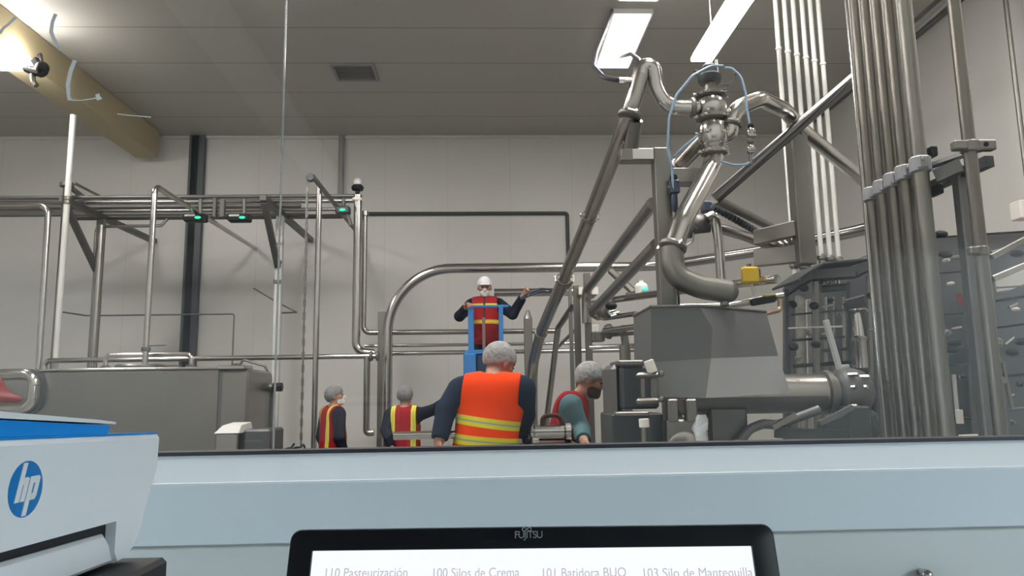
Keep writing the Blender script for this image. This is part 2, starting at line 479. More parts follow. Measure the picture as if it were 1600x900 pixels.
# monitor
PL = pt(455, 827, 0.84)
lo, hi = 0.5, 1.4
for _ in range(50):
    mid = (lo+hi)/2
    if pt(1207, 818, mid).z < PL.z: hi = mid
    else: lo = mid
PR = pt(1207, 818, lo)
ex = (PR-PL).normalized()
ny = ex.cross(Vector((0, 0, 1))).normalized()      # towards the viewer
if ny.y > 0: ny = -ny
tilt = R(17)
ez = Vector((0, 0, 1))*math.cos(tilt) - ny*math.sin(tilt)   # up along the screen (top leans back)
en = ex.cross(ez).normalized()
if en.y > 0: en = -en
MW = (PR-PL).length; MH = 0.345
TC = (PL+PR)/2
def mm(x, z, n=0.0): return TC + ex*x + ez*z + en*n   # z measured down as negative
t = thing('computer_monitor', 'black framed computer monitor showing a white screen with grey headings', 'monitor', (TC.x, TC.y+0.12, DZ))
def rrect(x0, z0, x1, z1, r, n, k=5):
    P = []
    for cx, cz, a0 in ((x1-r, z1-r, 0), (x0+r, z1-r, 90), (x0+r, z0+r, 180), (x1-r, z0+r, 270)):
        for i in range(k+1):
            a = R(a0+90*i/k); P.append(mm(cx+r*math.cos(a), cz+r*math.sin(a), n))
    return P
topb = (TC-plane_pt(826, 856.5, TC, en)).dot(ez)
side = (plane_pt(487, 862, TC, en)-PL).dot(ex)
hw = MW/2
# bezel as a frame with a bevelled opening
m = MB()
outer0 = rrect(-hw, -MH, hw, 0, 0.012, -0.028); outer1 = rrect(-hw, -MH, hw, 0, 0.012, -0.002); outer2 = rrect(-hw+0.002, -MH+0.002, hw-0.002, -0.002, 0.011, 0)
inn = rrect(-hw+side, -MH+0.03, hw-side, -topb, 0.001, 0); inn2 = rrect(-hw+side, -MH+0.03, hw-side, -topb, 0.001, -0.006)
m.rings([outer0, outer1, outer2, inn, inn2], cap=False)
V = [m.bm.verts.new(p) for p in outer0]; m.bm.faces.new(V[::-1])
m.build('bezel', BLACK, t, sharp=50)
m = MB(); m.rings([rrect(-hw+side-0.002, -MH+0.028, hw-side+0.002, -topb+0.002, 0.001, -0.008), rrect(-hw+side-0.002, -MH+0.028, hw-side+0.002, -topb+0.002, 0.001, -0.0045)])
scr = m.build('screen', SCREEN, t)
def place(u, v, n): # matrix on the monitor face at the pixel
    p = plane_pt(u, v, TC, en)
    M = Matrix((ex, ez, en)).transposed().to_4x4(); M.translation = p + en*n
    return M
pxm = 0.84/F
# maker's lettering: FUJITSU with the double loop over the J
lt = text_mesh('FUJITSU', 'maker_lettering', SILVER, t, 14*pxm*1.02, place(826, 836, 0.0005), spacing=0.86, ws=0.98)
lm = MB(); c0 = plane_pt(823, 827, TC, en)+en*0.0006
P = []
for k in range(33):
    a = 2*math.pi*k/32
    P.append(c0 + ex*(6.5*pxm*math.cos(a)) + ez*(3.2*pxm*math.sin(a)*math.cos(a)*1.6))
lm.tube(P, 0.00045, 6, cap=False).build('maker_emblem', SILVER, t)
for u, s_ in ((570, '110 Pasteurización'), (742, '100 Silos de Crema'), (912, '101 Batidora BUO'), (1090, '103 Silo de Mantequilla')):
    q = text_mesh(s_, 'screen_text', INK, t, 18.5*pxm, place(u, 895, -0.0043), extrude=0.0002)
    wpx = {570: 120, 742: 125, 912: 120, 1090: 156}[u]
    # set the width of the heading to what the screen shows
    xs = [(Vector(v.co)+ORG[t.name]-TC).dot(ex) for v in q.data.vertices]
    kx = wpx*pxm/(max(xs)-min(xs)); cx = (max(xs)+min(xs))/2
    for v in q.data.vertices:
        d = (Vector(v.co)+ORG[t.name]-TC).dot(ex)-cx
        v.co = Vector(v.co) + ex*(d*(kx-1))
MB().box(mm(0, -MH*0.55, -0.045), (0.30, 0.035, 0.2), Matrix((ex, -en, ez)).transposed(), 0.01).build('back_housing', BLACK, t)
MB().beam(mm(0, -0.2, -0.07), (mm(0, -0.2, -0.10).x, TC.y+0.16, DZ+0.015), 0.07, 0.03, (0, 1, 0), 0.004).build('stand_neck', BLACK, t)
MB().box((TC.x, TC.y+0.12, DZ+0.008), (0.24, 0.20, 0.016), None, 0.006).build('stand_base', BLACK, t)

# printer: its front faces to the right of the photograph
PXF = -0.33
pe = ptX(250, 678, PXF); Y1 = pe.y; Zt = pe.z
Y0 = Y1-0.42
SH = 0.036     # the printer leans a little: its far end sits lower
def un(p): return Vector((p.x, p.y, p.z-SH*(Y1-p.y)))
def lean(z, y): return z+SH*(Y1-y)
s1 = un(ptX(182, 814, PXF))
Zb = un(ptX(172, 884, PXF)).z
Zs = s1.z; Zs2 = Zs-0.0075; Ys = s1.y
box_top = ptX(263, 881, -0.30)
BT = min(box_top.z, Zb-0.002)
t = thing('printer', 'white and blue desktop printer with a round blue logo at lower left', 'printer', (PXF-0.09, (Y0+Y1)/2, Zb))
def yz(poly, x): return [Vector((x, y, lean(z, y))) for y, z in poly]
def arc(cy, cz, r, a0, a1, n=7): return [(cy+r*math.cos(R(a0+(a1-a0)*k/n)), cz+r*math.sin(R(a0+(a1-a0)*k/n))) for k in range(n+1)]
rb = 0.045
DEP = 0.17
# shell: upper front, right cheek with the rounded lower corner, lower tray front
def shell(poly, x0=PXF, inset=0.003):
    cy = sum(p[0] for p in poly)/len(poly); cz = sum(p[1] for p in poly)/len(poly)
    hy = max(p[0] for p in poly)-min(p[0] for p in poly); hz = max(p[1] for p in poly)-min(p[1] for p in poly)
    sm = [(cy+(y-cy)*(1-2*inset/hy), cz+(z-cz)*(1-2*inset/hz)) for y, z in poly]
    m = MB(); m.rings([yz(poly, x0-DEP), yz(poly, x0-inset), yz(sm, x0)])
    return m
taper = 0.026
up = [(Y0, Zs), (Ys, Zs), (Ys, Zs-0.028), (Ys+0.006, Zb)] + arc(Y1-taper-rb, Zb+rb, rb, -90, -12) + [(Y1-0.002, Zt-0.03), (Y1, Zt), (Y0, Zt)]
shell(up).build('body', WHITEP, t)
low = [(Y0, Zb), (Ys+0.006, Zb), (Ys-0.001, Zs-0.020), (Ys-0.010, Zs2-0.002), (Y0, Zs2)]
shell(low, PXF-0.004).build('paper_tray', WHITEP, t)
m = MB(); sq = [(Y0, Zb+0.01), (Ys, Zb+0.01), (Ys, Zs-0.0002), (Y0, Zs-0.0002)]
m.rings([yz(sq, PXF-DEP+0.01), yz(sq, PXF-0.009)]); m.build('slot_interior', BLACK, t)
# blue deck and hinged lid
m = MB(); sq = [(Y0, Zt+0.0003), (Y1-0.003, Zt+0.0003), (Y1-0.003, Zt+0.0018), (Y0, Zt+0.0018)]
m.rings([yz(sq, PXF-DEP), yz(sq, PXF-0.002)]); m.build('deck', BLUEP, t)
l0 = un(ptX(0, 651, PXF)); l1 = un(ptX(181, 663, PXF))
lid = [(Y0, Zt+0.002), (ptX(172, 676, PXF).y, Zt+0.002), (l1.y-0.006, l1.z-0.001), (l0.y, l0.z-0.002), (Y0, l0.z)]
m = MB(); m.rings([yz(lid, PXF-DEP), yz(lid, PXF-0.002)]); m.build('lid', BLUEP, t)
edge = [(Y0, l0.z), (l0.y, l0.z-0.001), (l1.y-0.03, l1.z+0.0012), (l1.y, l1.z), (l1.y, l1.z+0.002), (l1.y-0.03, l1.z+0.004), (l0.y, l0.z+0.0035), (Y0, l0.z+0.005)]
m = MB(); m.rings([yz(edge, PXF-DEP), yz(edge, PXF)]); m.build('lid_cover', WHITEP, t)
# round emblem on the front: a blue disc with slanted white letters h and p
lc = ptX(40, 764, PXF)
lr = (ptX(40, 720, PXF).z-ptX(40, 807, PXF).z)/2
def lg(y, z, x=0.0006): return Vector((PXF+x, lc.y+y*lr, lc.z+z*lr))
MB().lathe((PXF-0.001, lc.y, lc.z), (1, 0, 0), [(0, lr), (0.0013, lr), (0.0015, lr*0.985)], 40).build('logo_disc', LOGO_B, t)
m = MB()
nb_ = [0]
def bar(poly):
    nb_[0] += 1
    m.rings([[lg(y, z, 0.0003) for y, z in poly], [lg(y, z, 0.0010+0.00005*nb_[0]) for y, z in poly]])
sl = 0.30
def sk(pts): return [(y+z*sl, z) for y, z in pts]
bar(sk([(-0.56, -0.42), (-0.31, -0.42), (-0.31, 0.94), (-0.56, 0.94)]))          # h stem
bar(sk([(-0.31, 0.16), (-0.08, 0.16), (-0.08, 0.42), (-0.31, 0.42)]))
bar(sk([(-0.25, -0.42), (0.0, -0.42), (0.0, 0.36), (-0.08, 0.42), (-0.25, 0.42)]))  # h leg
bar(sk([(0.06, -0.94), (0.31, -0.94), (0.31, 0.42), (0.06, 0.42)]))               # p stem
bar(sk([(0.31, 0.18), (0.42, 0.18), (0.66, 0.34), (0.58, 0.42), (0.31, 0.42)]))
bar(sk([(0.42, -0.36), (0.66, -0.30), (0.66, 0.34), (0.42, 0.34)]))               # bowl
bar(sk([(0.31, -0.42), (0.58, -0.42), (0.66, -0.30), (0.42, -0.18), (0.31, -0.18)]))
m.build('logo_letters', LOGO_W, t)
# black computer case that carries the printer
t = thing('computer_case', 'black computer case standing under the white printer', 'computer', (-0.42, (Y0+box_top.y)/2, DZ))
MB().bb((-0.55, Y0+0.02, DZ+0.01), (-0.30, box_top.y, Zb), 0.004).build('case_body', BLACK, t)
for yy in (Y0+0.06, box_top.y-0.05):
    for xx in (-0.52, -0.33):
        MB().cyl((xx, yy, DZ), (xx, yy, DZ+0.012), 0.015, 10).build('foot', SHOE, t)
# chrome knob on the wall below the sill
c = pt(1438, 894, YI)
o = MB().lathe((c.x, YI, c.z), (0, -1, 0), [(0, 0.008), (0.012, 0.008), (0.014, 0.0105), (0.026, 0.0105), (0.031, 0.006), (0.032, 0.002)], 18).build('wall_bolt', SHINY)
tag(o, 'small chrome bolt head on the grey wall under the window sill', 'bolt')
# tape remains on the glass, and one painted light streak
def tape(pts, wpx, label):
    Y = YG-0.0006
    W = [pt(u, v, Y) for u, v in pts]; hwid = px(wpx, Y)/2
    rs = []
    for i, p in enumerate(W):
        a = W[max(i-1, 0)]; b = W[min(i+1, len(W)-1)]; d = (b-a); nrm = Vector((d.z, 0, -d.x)).normalized()
        k = hwid*random.uniform(0.75, 1.15)
        rs.append([p-nrm*k+Vector((0, -0.0004, 0)), p+nrm*k+Vector((0, -0.0004, 0)), p+nrm*k+Vector((0, 0.0005, 0)), p-nrm*k+Vector((0, 0.0005, 0))])
    tag(MB().rings(rs).build('tape_or_light_streak', TAPE), label, 'tape', 'tape remains on the window')
tape([(87, 22), (82, 34), (80, 50), (84, 60), (91, 70), (95, 76)], 7, 'short curved white tape remnant near the top of the window')
tape([(117, 94), (110, 112), (106, 132), (107, 150), (109, 156)], 6, 'white tape remnant shaped like a hook on the left window')
tape([(109, 156), (125, 157), (140, 155), (152, 153)], 2.2, 'thin horizontal strand of white tape from the hook-shaped remnant')
tape([(152, 147), (154, 155), (158, 152)], 6, 'tiny white tape blob ending the thin strand on the window')
tape([(0, 52), (5, 44), (13, 38), (24, 27)], 5, 'pale tape remnant by the left lamp at the edge of the window')
tape([(183, 178), (200, 180), (236, 183)], 1.4, 'fine painted light streak on the window over the beige beam')  # white strip that paints a bright light streak, not tape
# ------------------------------------------------------------------ lamps of the plant
def panel_lamp(x, y0, y1, wd, label, grp='ceiling panel lamps', lm=None):
    t = thing('ceiling_lamp', label, 'lamp', (x, (y0+y1)/2, ZC-0.06), grp)
    MB().bb((x-wd/2-0.03, y0-0.03, ZC-0.06), (x+wd/2+0.03, y1+0.03, ZC), 0.006).build('lamp_housing', PALE, t)
    MB().bb((x-wd/2, y0, ZC-0.072), (x+wd/2, y1, ZC-0.06)).build('diffuser', lm or LAMPM, t)
def yc(v): return (ZC-0.07-CAM.z)/(pt(972, v, 1).z-CAM.z)
LX = pt(972, 66, (yc(20)+yc(107))/2).x
panel_lamp(LX, yc(24), yc(106), 0.42, 'bright rectangular ceiling lamp beside the black cable loop', lm=LAMPF)
panel_lamp(LX, yc(24)-1.75, yc(24)-0.32, 0.42, 'ceiling lamp just in front of the one beside the cable loop', lm=LAMPF)
for x, y, lab in ((LX, 3.2, 'added unseen right row lamp nearest the control room window'), (LX, 5.0, 'added unseen right row lamp second from the window'),
                  (-2.4, 3.2, 'added unseen middle row lamp nearest the control room window'), (-2.4, 4.8, 'added unseen middle row lamp second from the window'), (-2.4, 6.15, 'added unseen middle row lamp farthest from the window'),
                  (-6.9, 3.2, 'added unseen left row lamp nearest the window wall'), (4.3, 3.2, 'added unseen ceiling lamp near the right wall')):
    panel_lamp(x, y, y+1.4, 0.42, lab)  # these lamps are out of view, added to light the hall
# slim batten hanging over the valve
a = pt(1096, 97, 7.6); b0 = 4.9
t = thing('batten_lamp', 'long narrow lamp hanging above the valve assembly', 'lamp', (a.x, 6.2, a.z))
MB().bb((a.x-0.12, b0, a.z), (a.x+0.12, 7.6, a.z+0.05), 0.008).build('diffuser', LAMPF, t)
MB().bb((a.x-0.10, b0, a.z+0.05), (a.x+0.10, 7.6, a.z+0.10), 0.008).build('lamp_housing', PALE, t)
for yy in (b0+0.4, 7.2):
    MB().cyl((a.x, yy, a.z+0.10), (a.x, yy, ZC), 0.01, 8).build('hanger', STEEL, t)
# flood lamp under the beam at the left edge
Yf = 8.2
p = pt(14, 88, Yf)
t = thing('flood_lamp', 'glaring flood lamp with dark bracket at the left edge', 'lamp', (p.x, Yf, p.z))
MB().bb((p.x-0.42, Yf-0.16, p.z-0.12), (p.x+0.17, Yf+0.16, p.z+0.08), 0.04).build('diffuser', FLOODM, t)
m = MB(); q = pt(60, 100, Yf)
m.beam(pt(52, 92, Yf), pt(70, 118, Yf), 0.10, 0.07, (0, 1, 0), 0.02).ball(pt(66, 106, Yf), 0.075).beam(pt(38, 108, Yf), pt(64, 117, Yf), 0.10, 0.05, (0, 0, 1), 0.012).beam(pt(64, 100, Yf), pt(62, 86, Yf+0.3), 0.06, 0.04, (0, 1, 0), 0.01)
m.build('bracket', BLACK, t)
MB().cyl(pt(38, 104, Yf), pt(60, 103, Yf), 0.012, 8).build('bracket_pin', SHINY, t)
MB().tube([pt(51, 116, Yf), pt(52, 128, Yf), pt(57, 134, Yf)], 0.03, 10, 0.03).build('cable_gland', SATIN, t)
MB().beam((p.x-0.1, Yf+0.1, p.z+0.08), (p.x-0.1, Yf+0.1, ZC), 0.06, 0.06, (0, 1, 0)).build('hanger', STEEL, t)
# beige ceiling beam
e = pt(243, 243, YW-0.35); e0 = pt(205, 213, YW-0.35)
o = MB().bb((pt(207, 232, YW-0.35).x, 3.2, e.z), (e.x, YW-0.25, ZC-0.001), 0.012).build('crane_beam', BEIGE)
tag(o, 'yellow beige beam running under the ceiling to the back wall', 'beam')
# grey plate on the ceiling
def cz(u, v, dz=0.02):
    d = ray(u, v); return CAM+d*((ZC-dz-CAM.z)/d.z)
m = MB(); qs = [cz(522, 101), cz(584, 101), cz(592, 127), cz(527, 127)]
xm = [min(q.x for q in qs), max(q.x for q in qs)]; ym = [min(q.y for q in qs), max(q.y for q in qs)]
t = thing('ceiling_vent', 'small grey grille plate on the ceiling', 'vent', ((xm[0]+xm[1])/2, (ym[0]+ym[1])/2, ZC-0.025))
GV = mat('grey_vent', (0.27, 0.27, 0.29), 0.5)
fr = MB(); x0, x1, y0, y1 = xm[0], xm[1], ym[0], ym[1]
for lo_, hi_ in (((x0, y0), (x1, y0+0.04)), ((x0, y1-0.04), (x1, y1)), ((x0, y0+0.04), (x0+0.04, y1-0.04)), ((x1-0.04, y0+0.04), (x1, y1-0.04))):
    fr.bb((*lo_, ZC-0.025), (*hi_, ZC))
fr.build('vent_frame', GV, t)
sl_ = MB(); n = 9
for k in range(n):
    yy = y0+0.05+(y1-y0-0.1)*(k+0.5)/n
    sl_.box(((x0+x1)/2, yy, ZC-0.012), (x1-x0-0.08, (y1-y0-0.1)/n*0.8, 0.004), Matrix.Rotation(R(25), 3, 'X'))
sl_.build('louvres', GV, t)

# ================================================================== LEFT: pipe rack and vertical lines
RZ = pt(240, 308, 9.7).z
rx1 = pt(556, 318, 9.7).x
rackn = ['front', 'second', 'middle', 'fourth', 'rear']
for k, (Yk, rr, xend) in enumerate(((9.7, .028, rx1), (9.95, .032, rx1-0.02), (10.2, .03, pt(470, 322, 10.2).x), (10.42, .026, pt(545, 325, 10.42).x), (10.62, .03, pt(480, 330, 10.62).x))):
    pipe('rack_pipe', '%s of the five horizontal steel pipes on the left wall rack' % rackn[k], [Vector((XL+0.02, Yk, RZ)), Vector((xend, Yk, RZ))], r=rr, mt=STEEL if k % 2 else DSTEEL, group='pipes on the left rack')
pipe('rack_cable_duct', 'dark horizontal duct just below the left pipe rack', [Vector((pt(110, 339, 10.6).x, 10.6, pt(240, 340, 10.6).z)), Vector((pt(535, 340, 10.6).x, 10.6, pt(240, 340, 10.6).z))], r=0.035, mt=DSTEEL, cat='duct')
# two T-shaped rack supports: post, arm along the depth, brace
for k, (u, ub, lab, pm) in enumerate(((104, 150, 'left', SATIN), (414, 435, 'right', PALE))):
    x = pt(u, 312, 9.6).x; Yp = x*0+ (10.35 if k else 10.5)
    t = thing('rack_support', '%s steel post with braced arm carrying the left pipe rack' % lab, 'support', (x, Yp, 0), 'pipe rack supports')
    MB().beam((x, Yp, 0), (x, Yp, RZ-0.11), 0.10, 0.10, (0, 1, 0), 0.01).build('post', pm if k else SATIN, t)
    MB().beam((x, 9.5, RZ-0.07), (x, YW, RZ-0.07), 0.09, 0.08, (0, 0, 1), 0.005).build('arm', DSTEEL, t)
    MB().beam((x, 9.56, RZ-0.11), (x, Yp-0.05, RZ-0.86), 0.08, 0.07, (0, 0, 1), 0.005).build('brace', DSTEEL, t)
    if k:
        for vv in (375, 410, 440):
            q = pt(435, vv, Yp-0.055); MB().box((x, Yp-0.06, q.z), (0.11, 0.02, 0.10 if vv == 375 else 0.05), None, 0.004).build('fixing_plate', CREAM if vv == 375 else DSTEEL, t)
# vertical dark pole with flange at its head, and diagonal strut to the wall
vp = vpipe('standpipe', 'grey standpipe with flanged head in front of the left rack support', 95, 420, 9.45, 292, 0.0, 10, SATIN)
q = pt(96, 291, 9.45)
MB().lathe((vp.location.x, 9.45, q.z-0.02), (0, 0, 1), [(0, .05), (0.01, .085), (0.06, .085), (0.07, .05)], 16).build('head_flange', DSTEEL, vp)
pipe('rack_strut', 'thin diagonal strut from the left rack up to the wall', [pt(116, 286, 10.0), pt(165, 311, YW)], r=0.02, mt=DSTEEL, cat='strut')
pipe('rack_strut', 'short dark strut from the standpipe head back to the rack', [pt(108, 292, 9.5), pt(136, 312, 10.6)], r=0.035, mt=DSTEEL, cat='strut')
# gooseneck lines
pipe('gooseneck_pipe', 'pale pipe that turns down from the left edge near the beige wall', [pt(-40, 322, 9.2), pt(76, 321, 9.2), Vector((pt(70, 450, 9.2).x, 9.2, pt(62, 580, 9.2).z))], r=0.036, rad=0.12, mt=SHINY)
YG_ = 8.45
g = pt(243, 300, YG_)
gp = pipe('gooseneck_pipe', 'pale pipe dropping to the vat and arching back over the rack', [Vector((g.x-0.01, YG_, pt(236, 572, YG_).z)), Vector((g.x-0.01, YG_, pt(244, 290, YG_).z)), Vector((g.x+0.0, YW-0.01, pt(244, 290, YG_).z))], r=0.034, rad=0.11, mt=SHINY)
q = Vector((g.x-0.01, YG_, pt(236, 546, YG_).z))
MB().cyl(q-Vector((0, 0, 0.02)), q+Vector((0, 0, 0.03)), 0.05, 14).beam(q+Vector((0, 0, 0.04)), q+Vector((0.22, 0, 0.045)), 0.012, 0.012).build('lever_valve', DSTEEL, gp)
tp = pt(102, 420, 9.0)
tall = vpipe('riser_pipe', 'tall pale riser pipe from floor to ceiling at the left', 103, 340, 9.2, 180, 0.0, 9, PALE)
for vv in (310, 316):
    MB().cyl((tall.location.x, 9.2, pt(100, vv+3, 9.2).z), (tall.location.x, 9.2, pt(100, vv-3, 9.2).z), 0.05, 14).build('pipe_clamp', SATIN, tall)
vpipe('riser_pipe', 'pale pipe beside the left rack post ending under the rack', 152, 450, 10.2, 352, 0.0, 10, STEEL)
pipe('conduit', 'thin conduit along the wall under the left rack', [Vector((pt(150, 363, 10.3).x, 10.3, pt(150, 400, 10.3).z)), pt(151, 354, 10.3), pt(252, 353, 10.3), pt(262, 342, 10.3)], r=0.022, rad=0.08, mt=STEEL, cat='conduit')
# cable ladder up the wall
x = pt(301, 380, YW-0.08).x; zt = ZC-0.002
t = thing('cable_ladder', 'dark vertical cable ladder up the back wall', 'cable ladder', (x, YW-0.06, 0))
MB().bb((x-0.125, YW-0.10, 0), (x-0.085, YW-0.001, zt)).bb((x+0.085, YW-0.10, 0), (x+0.125, YW-0.001, zt)).build('rails', TRAY, t)
for k in range(42): MB().bb((x-0.09, YW-0.05, 0.1+k*0.135), (x+0.09, YW-0.03, 0.135+k*0.135)).build('rung', SATIN, t)
m = MB()
for k in range(5): m.tube([(x-0.07+k*0.02, YW-0.075, 0), (x-0.07+k*0.02, YW-0.075, zt)], 0.011, 8)
m.build('cables', BLACK, t)
m = MB()
m.bb((x+0.02, YW-0.075, 0), (x+0.075, YW-0.06, zt)); m.build('cover_strip', TRAY, t)
vpipe('conduit', 'grey conduit dropping from ceiling to the rack near the dome beacon', 533, 260, YW-0.05, 0, pt(533, 325, YW).z, 9, mat('grey_conduit', (0.30, 0.30, 0.29), 0.5), cat='conduit', ztop=ZC-0.002)
o = pipe('conduit', 'black conduit across the back wall that turns down by the long slanted pipe', [pt(562, 334, YW-0.04), pt(886, 333, YW-0.04), Vector((pt(886, 333, YW-0.04).x, YW-0.04, pt(886, 412, YW-0.04).z))], r=0.03, rad=0.04, mt=mat('black_conduit', (0.045, 0.045, 0.045), 0.5), cat='conduit')
# valve heads with green lights on the rack
for k, (u, v, lab) in enumerate(((311, 341, 'left of the cable ladder'), (380, 341, 'right of the cable ladder'), (536, 329, 'near the dome beacon'))):
    Yk = 9.67; c = pt(u, v, Yk)
    t = thing('valve_head', 'small dark valve head with green light, %s' % lab, 'valve', (c.x, Yk, c.z-0.06), 'valve heads with green lights')
    wd = 0.20 if k < 2 else 0.10
    MB().bb((c.x-wd, Yk-0.04, c.z-0.045), (c.x+0.09, Yk+0.10, c.z+0.06), 0.015).build('head_body', BLACK if k < 2 else DGREY, t)
    MB().ball((c.x, Yk-0.045, c.z), 0.032, 12, (1.3, 0.5, 0.6)).build('indicator', LEDG, t)
    if k < 2: MB().bb((c.x-wd*0.9, Yk-0.045, c.z+0.015), (c.x-wd*0.2, Yk-0.03, c.z+0.045), 0.006).build('nameplate', PALE, t)
    else: MB().tube([(c.x+0.05, Yk+0.05, c.z-0.04), (c.x+0.1, Yk+0.05, c.z-0.2)], 0.03, 10).build('spigot', SATIN, t)
    MB().cyl((c.x, Yk+0.03, c.z+0.05), (c.x, Yk+0.03, RZ-0.03), 0.025, 10).build('neck', DSTEEL, t)
c = pt(338, 325, 9.6)
tag(MB().bb((c.x-0.05, 9.6, c.z-0.12), (c.x-0.01, 9.68, c.z+0.14), 0.005).bb((c.x+0.04, 9.6, c.z-0.12), (c.x+0.1, 9.68, c.z+0.12), 0.005).build('pipe_bracket', DSTEEL), 'dark double bracket clasping the rack pipes by the cable ladder', 'bracket')
# chain hoist: pulley, chain and diagonal rail
YH_ = 8.4
c = pt(488, 275, YH_)
t = thing('chain_hoist', 'dark pulley with long hanging chain left of the pale drop pipe', 'hoist', (c.x, YH_, c.z-0.05))
MB().lathe((c.x-0.02, YH_-0.04, c.z-0.02), (0, 1, 0), [(0, .045), (.02, .05), (.03, .035), (.05, .035), (.06, .05), (.08, .045)], 18).build('pulley', DGREY, t)
MB().beam((c.x, YH_, c.z+0.0), (c.x, YW, c.z), 0.035, 0.05).build('arm', DSTEEL, t)
m = MB(); z = c.z-0.08; k = 0
zend = pt(478, 697, YH_).z
xo = c.x-0.055
while z > zend:
    m.box((xo, YH_, z), (0.030 if k % 2 else 0.012, 0.012 if k % 2 else 0.030, 0.085), None, 0.0)
    z -= 0.075; k += 1
m.build('chain', DSTEEL, t)
vpipe('drop_pipe', 'pale drop pipe hanging beside the chain hoist', 495, 480, 9.05, 290, 0.0, 9, SHINY)
# pipe with dome beacon that bends into the low line
yb = 9.6
bx = pt(558, 420, yb).x
pipe('drop_pipe', 'pipe under the dome beacon that sweeps into the low horizontal line', [Vector((bx, yb, pt(556, 305, yb).z)), Vector((bx, yb, pt(556, 549, yb).z)), Vector((bx+0.24, yb, pt(580, 552, yb).z))], r=px(13, yb)/2, rad=0.14, mt=SHINY)
c = Vector((bx-0.01, yb, pt(556, 305, yb).z))
t = thing('dome_beacon', 'small grey and black dome beacon on top of a vertical pipe', 'beacon', c)
MB().lathe(c, (0, 0, 1), [(0, .03), (.06, .03), (.07, .075), (.11, .085), (.14, .06)], 16).build('beacon_base', BLACK, t)
MB().lathe(c+Vector((0, 0, .14)), (0, 0, 1), [(0, .055), (.06, .055), (.09, .03), (.10, .01)], 16).build('dome', PALE, t)
MB().cyl(c+Vector((0, -0.0, -0.08)), c+Vector((0, 0, -0.04)), px(17, yb)/2, 14).build('collar', CREAM, t)
YD = 9.74
bx2 = pt(569, 430, YD).x
dp = pipe('drop_pipe', 'thinner pipe just right of the pipe under the dome beacon', [Vector((bx2, YD, pt(568, 336, YD).z)), Vector((bx2, YD, pt(568, 520, YD).z)), Vector((pt(873, 517, YD).x, YD, pt(570, 521, YD).z))], r=px(8, 10)/2, rad=0.09, mt=STEEL)
MB().cyl(Vector((bx2, YD, pt(568, 338, YD).z)), Vector((bx2, YD, pt(568, 330, YD).z)), 0.05, 14).build('cap', SHINY, dp)
# thin wall rails
zr = pt(240, 492, 11.2).z
pipe('wire_rail', 'thin bent rail crossing in front of the cable ladder', [pt(94, 487, 10.6), Vector((pt(135, 496, 11.2).x, 11.2, zr)), Vector((pt(366, 490, 11.2).x, 11.2, zr)), Vector((pt(366, 490, 11.2).x, 11.2, 0))], r=0.012, rad=0.03, mt=DSTEEL, cat='rail', seg=8)
pipe('wire_rail', 'short thin bent rod right of the right rack support', [pt(396, 450, 10.9), pt(438, 475, 10.9), pt(464, 488, 10.9), pt(434, 489, 10.4)], r=0.012, rad=0.02, mt=DSTEEL, cat='rail', seg=8)
# low lines above the vat
yl = 9.1
zl = pt(330, 560, yl).z
lp = pipe('low_pipe', 'long low pipe running over the vat to the big arch', [Vector((pt(70, 580, yl).x, yl, zl-0.16)), Vector((pt(70, 563, yl).x, yl, zl)), Vector((pt(592, 556, yl).x, yl, zl))], r=px(8, yl)/2, rad=0.07, mt=SHINY)
for u in (580, 590):
    c = Vector((pt(u, 556, yl).x, yl, zl)); MB().lathe(c-Vector((0.02, 0, 0)), (1, 0, 0), [(0, .05), (.01, .062), (.03, .062), (.04, .05)], 16).build('union', DSTEEL, lp)
zl2 = pt(230, 554, 8.6).z; vz0 = pt(240, 577, 7.9).z+0.07
pipe('low_pipe', 'short pipe loop lying over the long low pipe above the vat', [Vector((pt(165, 570, 8.6).x, 8.6, vz0)), Vector((pt(165, 554, 8.6).x, 8.6, zl2)), Vector((pt(299, 554, 8.6).x, 8.6, zl2)), Vector((pt(299, 570, 8.6).x, 8.6, vz0))], r=px(7, 8.6)/2, rad=0.07, mt=SHINY)
xv = pt(573, 610, 9.1).x
pipe('drop_pipe', 'vertical pipe hooking at its foot below the low pipe end', [Vector((xv, 9.1, zl)), Vector((xv, 9.1, pt(572, 677, 9.1).z)), Vector((xv+0.09, 9.1, pt(580, 676, 9.1).z))], r=px(10, 9.1)/2, rad=0.05, mt=STEEL)

# ------------------------------------------------------------------ the vat
yf = 7.9
vz = pt(240, 577, yf).z
xa = pt(-60, 600, yf).x; xb = pt(388, 600, yf).x
t = thing('steel_vat', 'large brushed stainless steel vat behind the printer', 'vat', ((xa+xb)/2, yf+0.6, 0))
VAT = mat('brushed_vat_steel', (0.29, 0.27, 0.25), 0.3, 1.0, noise=0.10, nscale=2.2)
m = MB()
def rr2(x, y0, y1, z0, z1, r, k=6):
    P = []
    for cy, cz_, a0 in ((y1-r, z1-r, 0), (y0+r, z1-r, 90), (y0+r, z0+r, 180), (y1-r, z0+r, 270)):
        for i in range(k+1):
            a = R(a0+90*i/k); P.append(Vector((x, cy+r*math.cos(a), cz_+r*math.sin(a))))
    return P
xs = pt(346, 620, yf).x
y2 = 9.05-0.25
m.rings([rr2(xa, yf, y2, 0.32, vz, 0.03), rr2(xs-0.04, yf, y2, 0.32, vz, 0.03)]).build('body', VAT, t)
MB().rings([rr2(xs, yf+0.015, y2, 0.32, vz-0.01, 0.05), rr2(xb-0.03, yf+0.015, y2, 0.32, vz-0.01, 0.05), rr2(xb, yf+0.04, y2-0.03, 0.35, vz-0.04, 0.05)]).build('end_section', VAT, t)
MB().rings([rr2(xs-0.045, yf+0.02, y2-0.02, 0.33, vz-0.012, 0.03), rr2(xs+0.005, yf+0.02, y2-0.02, 0.33, vz-0.012, 0.03)]).build('joint', DSTEEL, t)
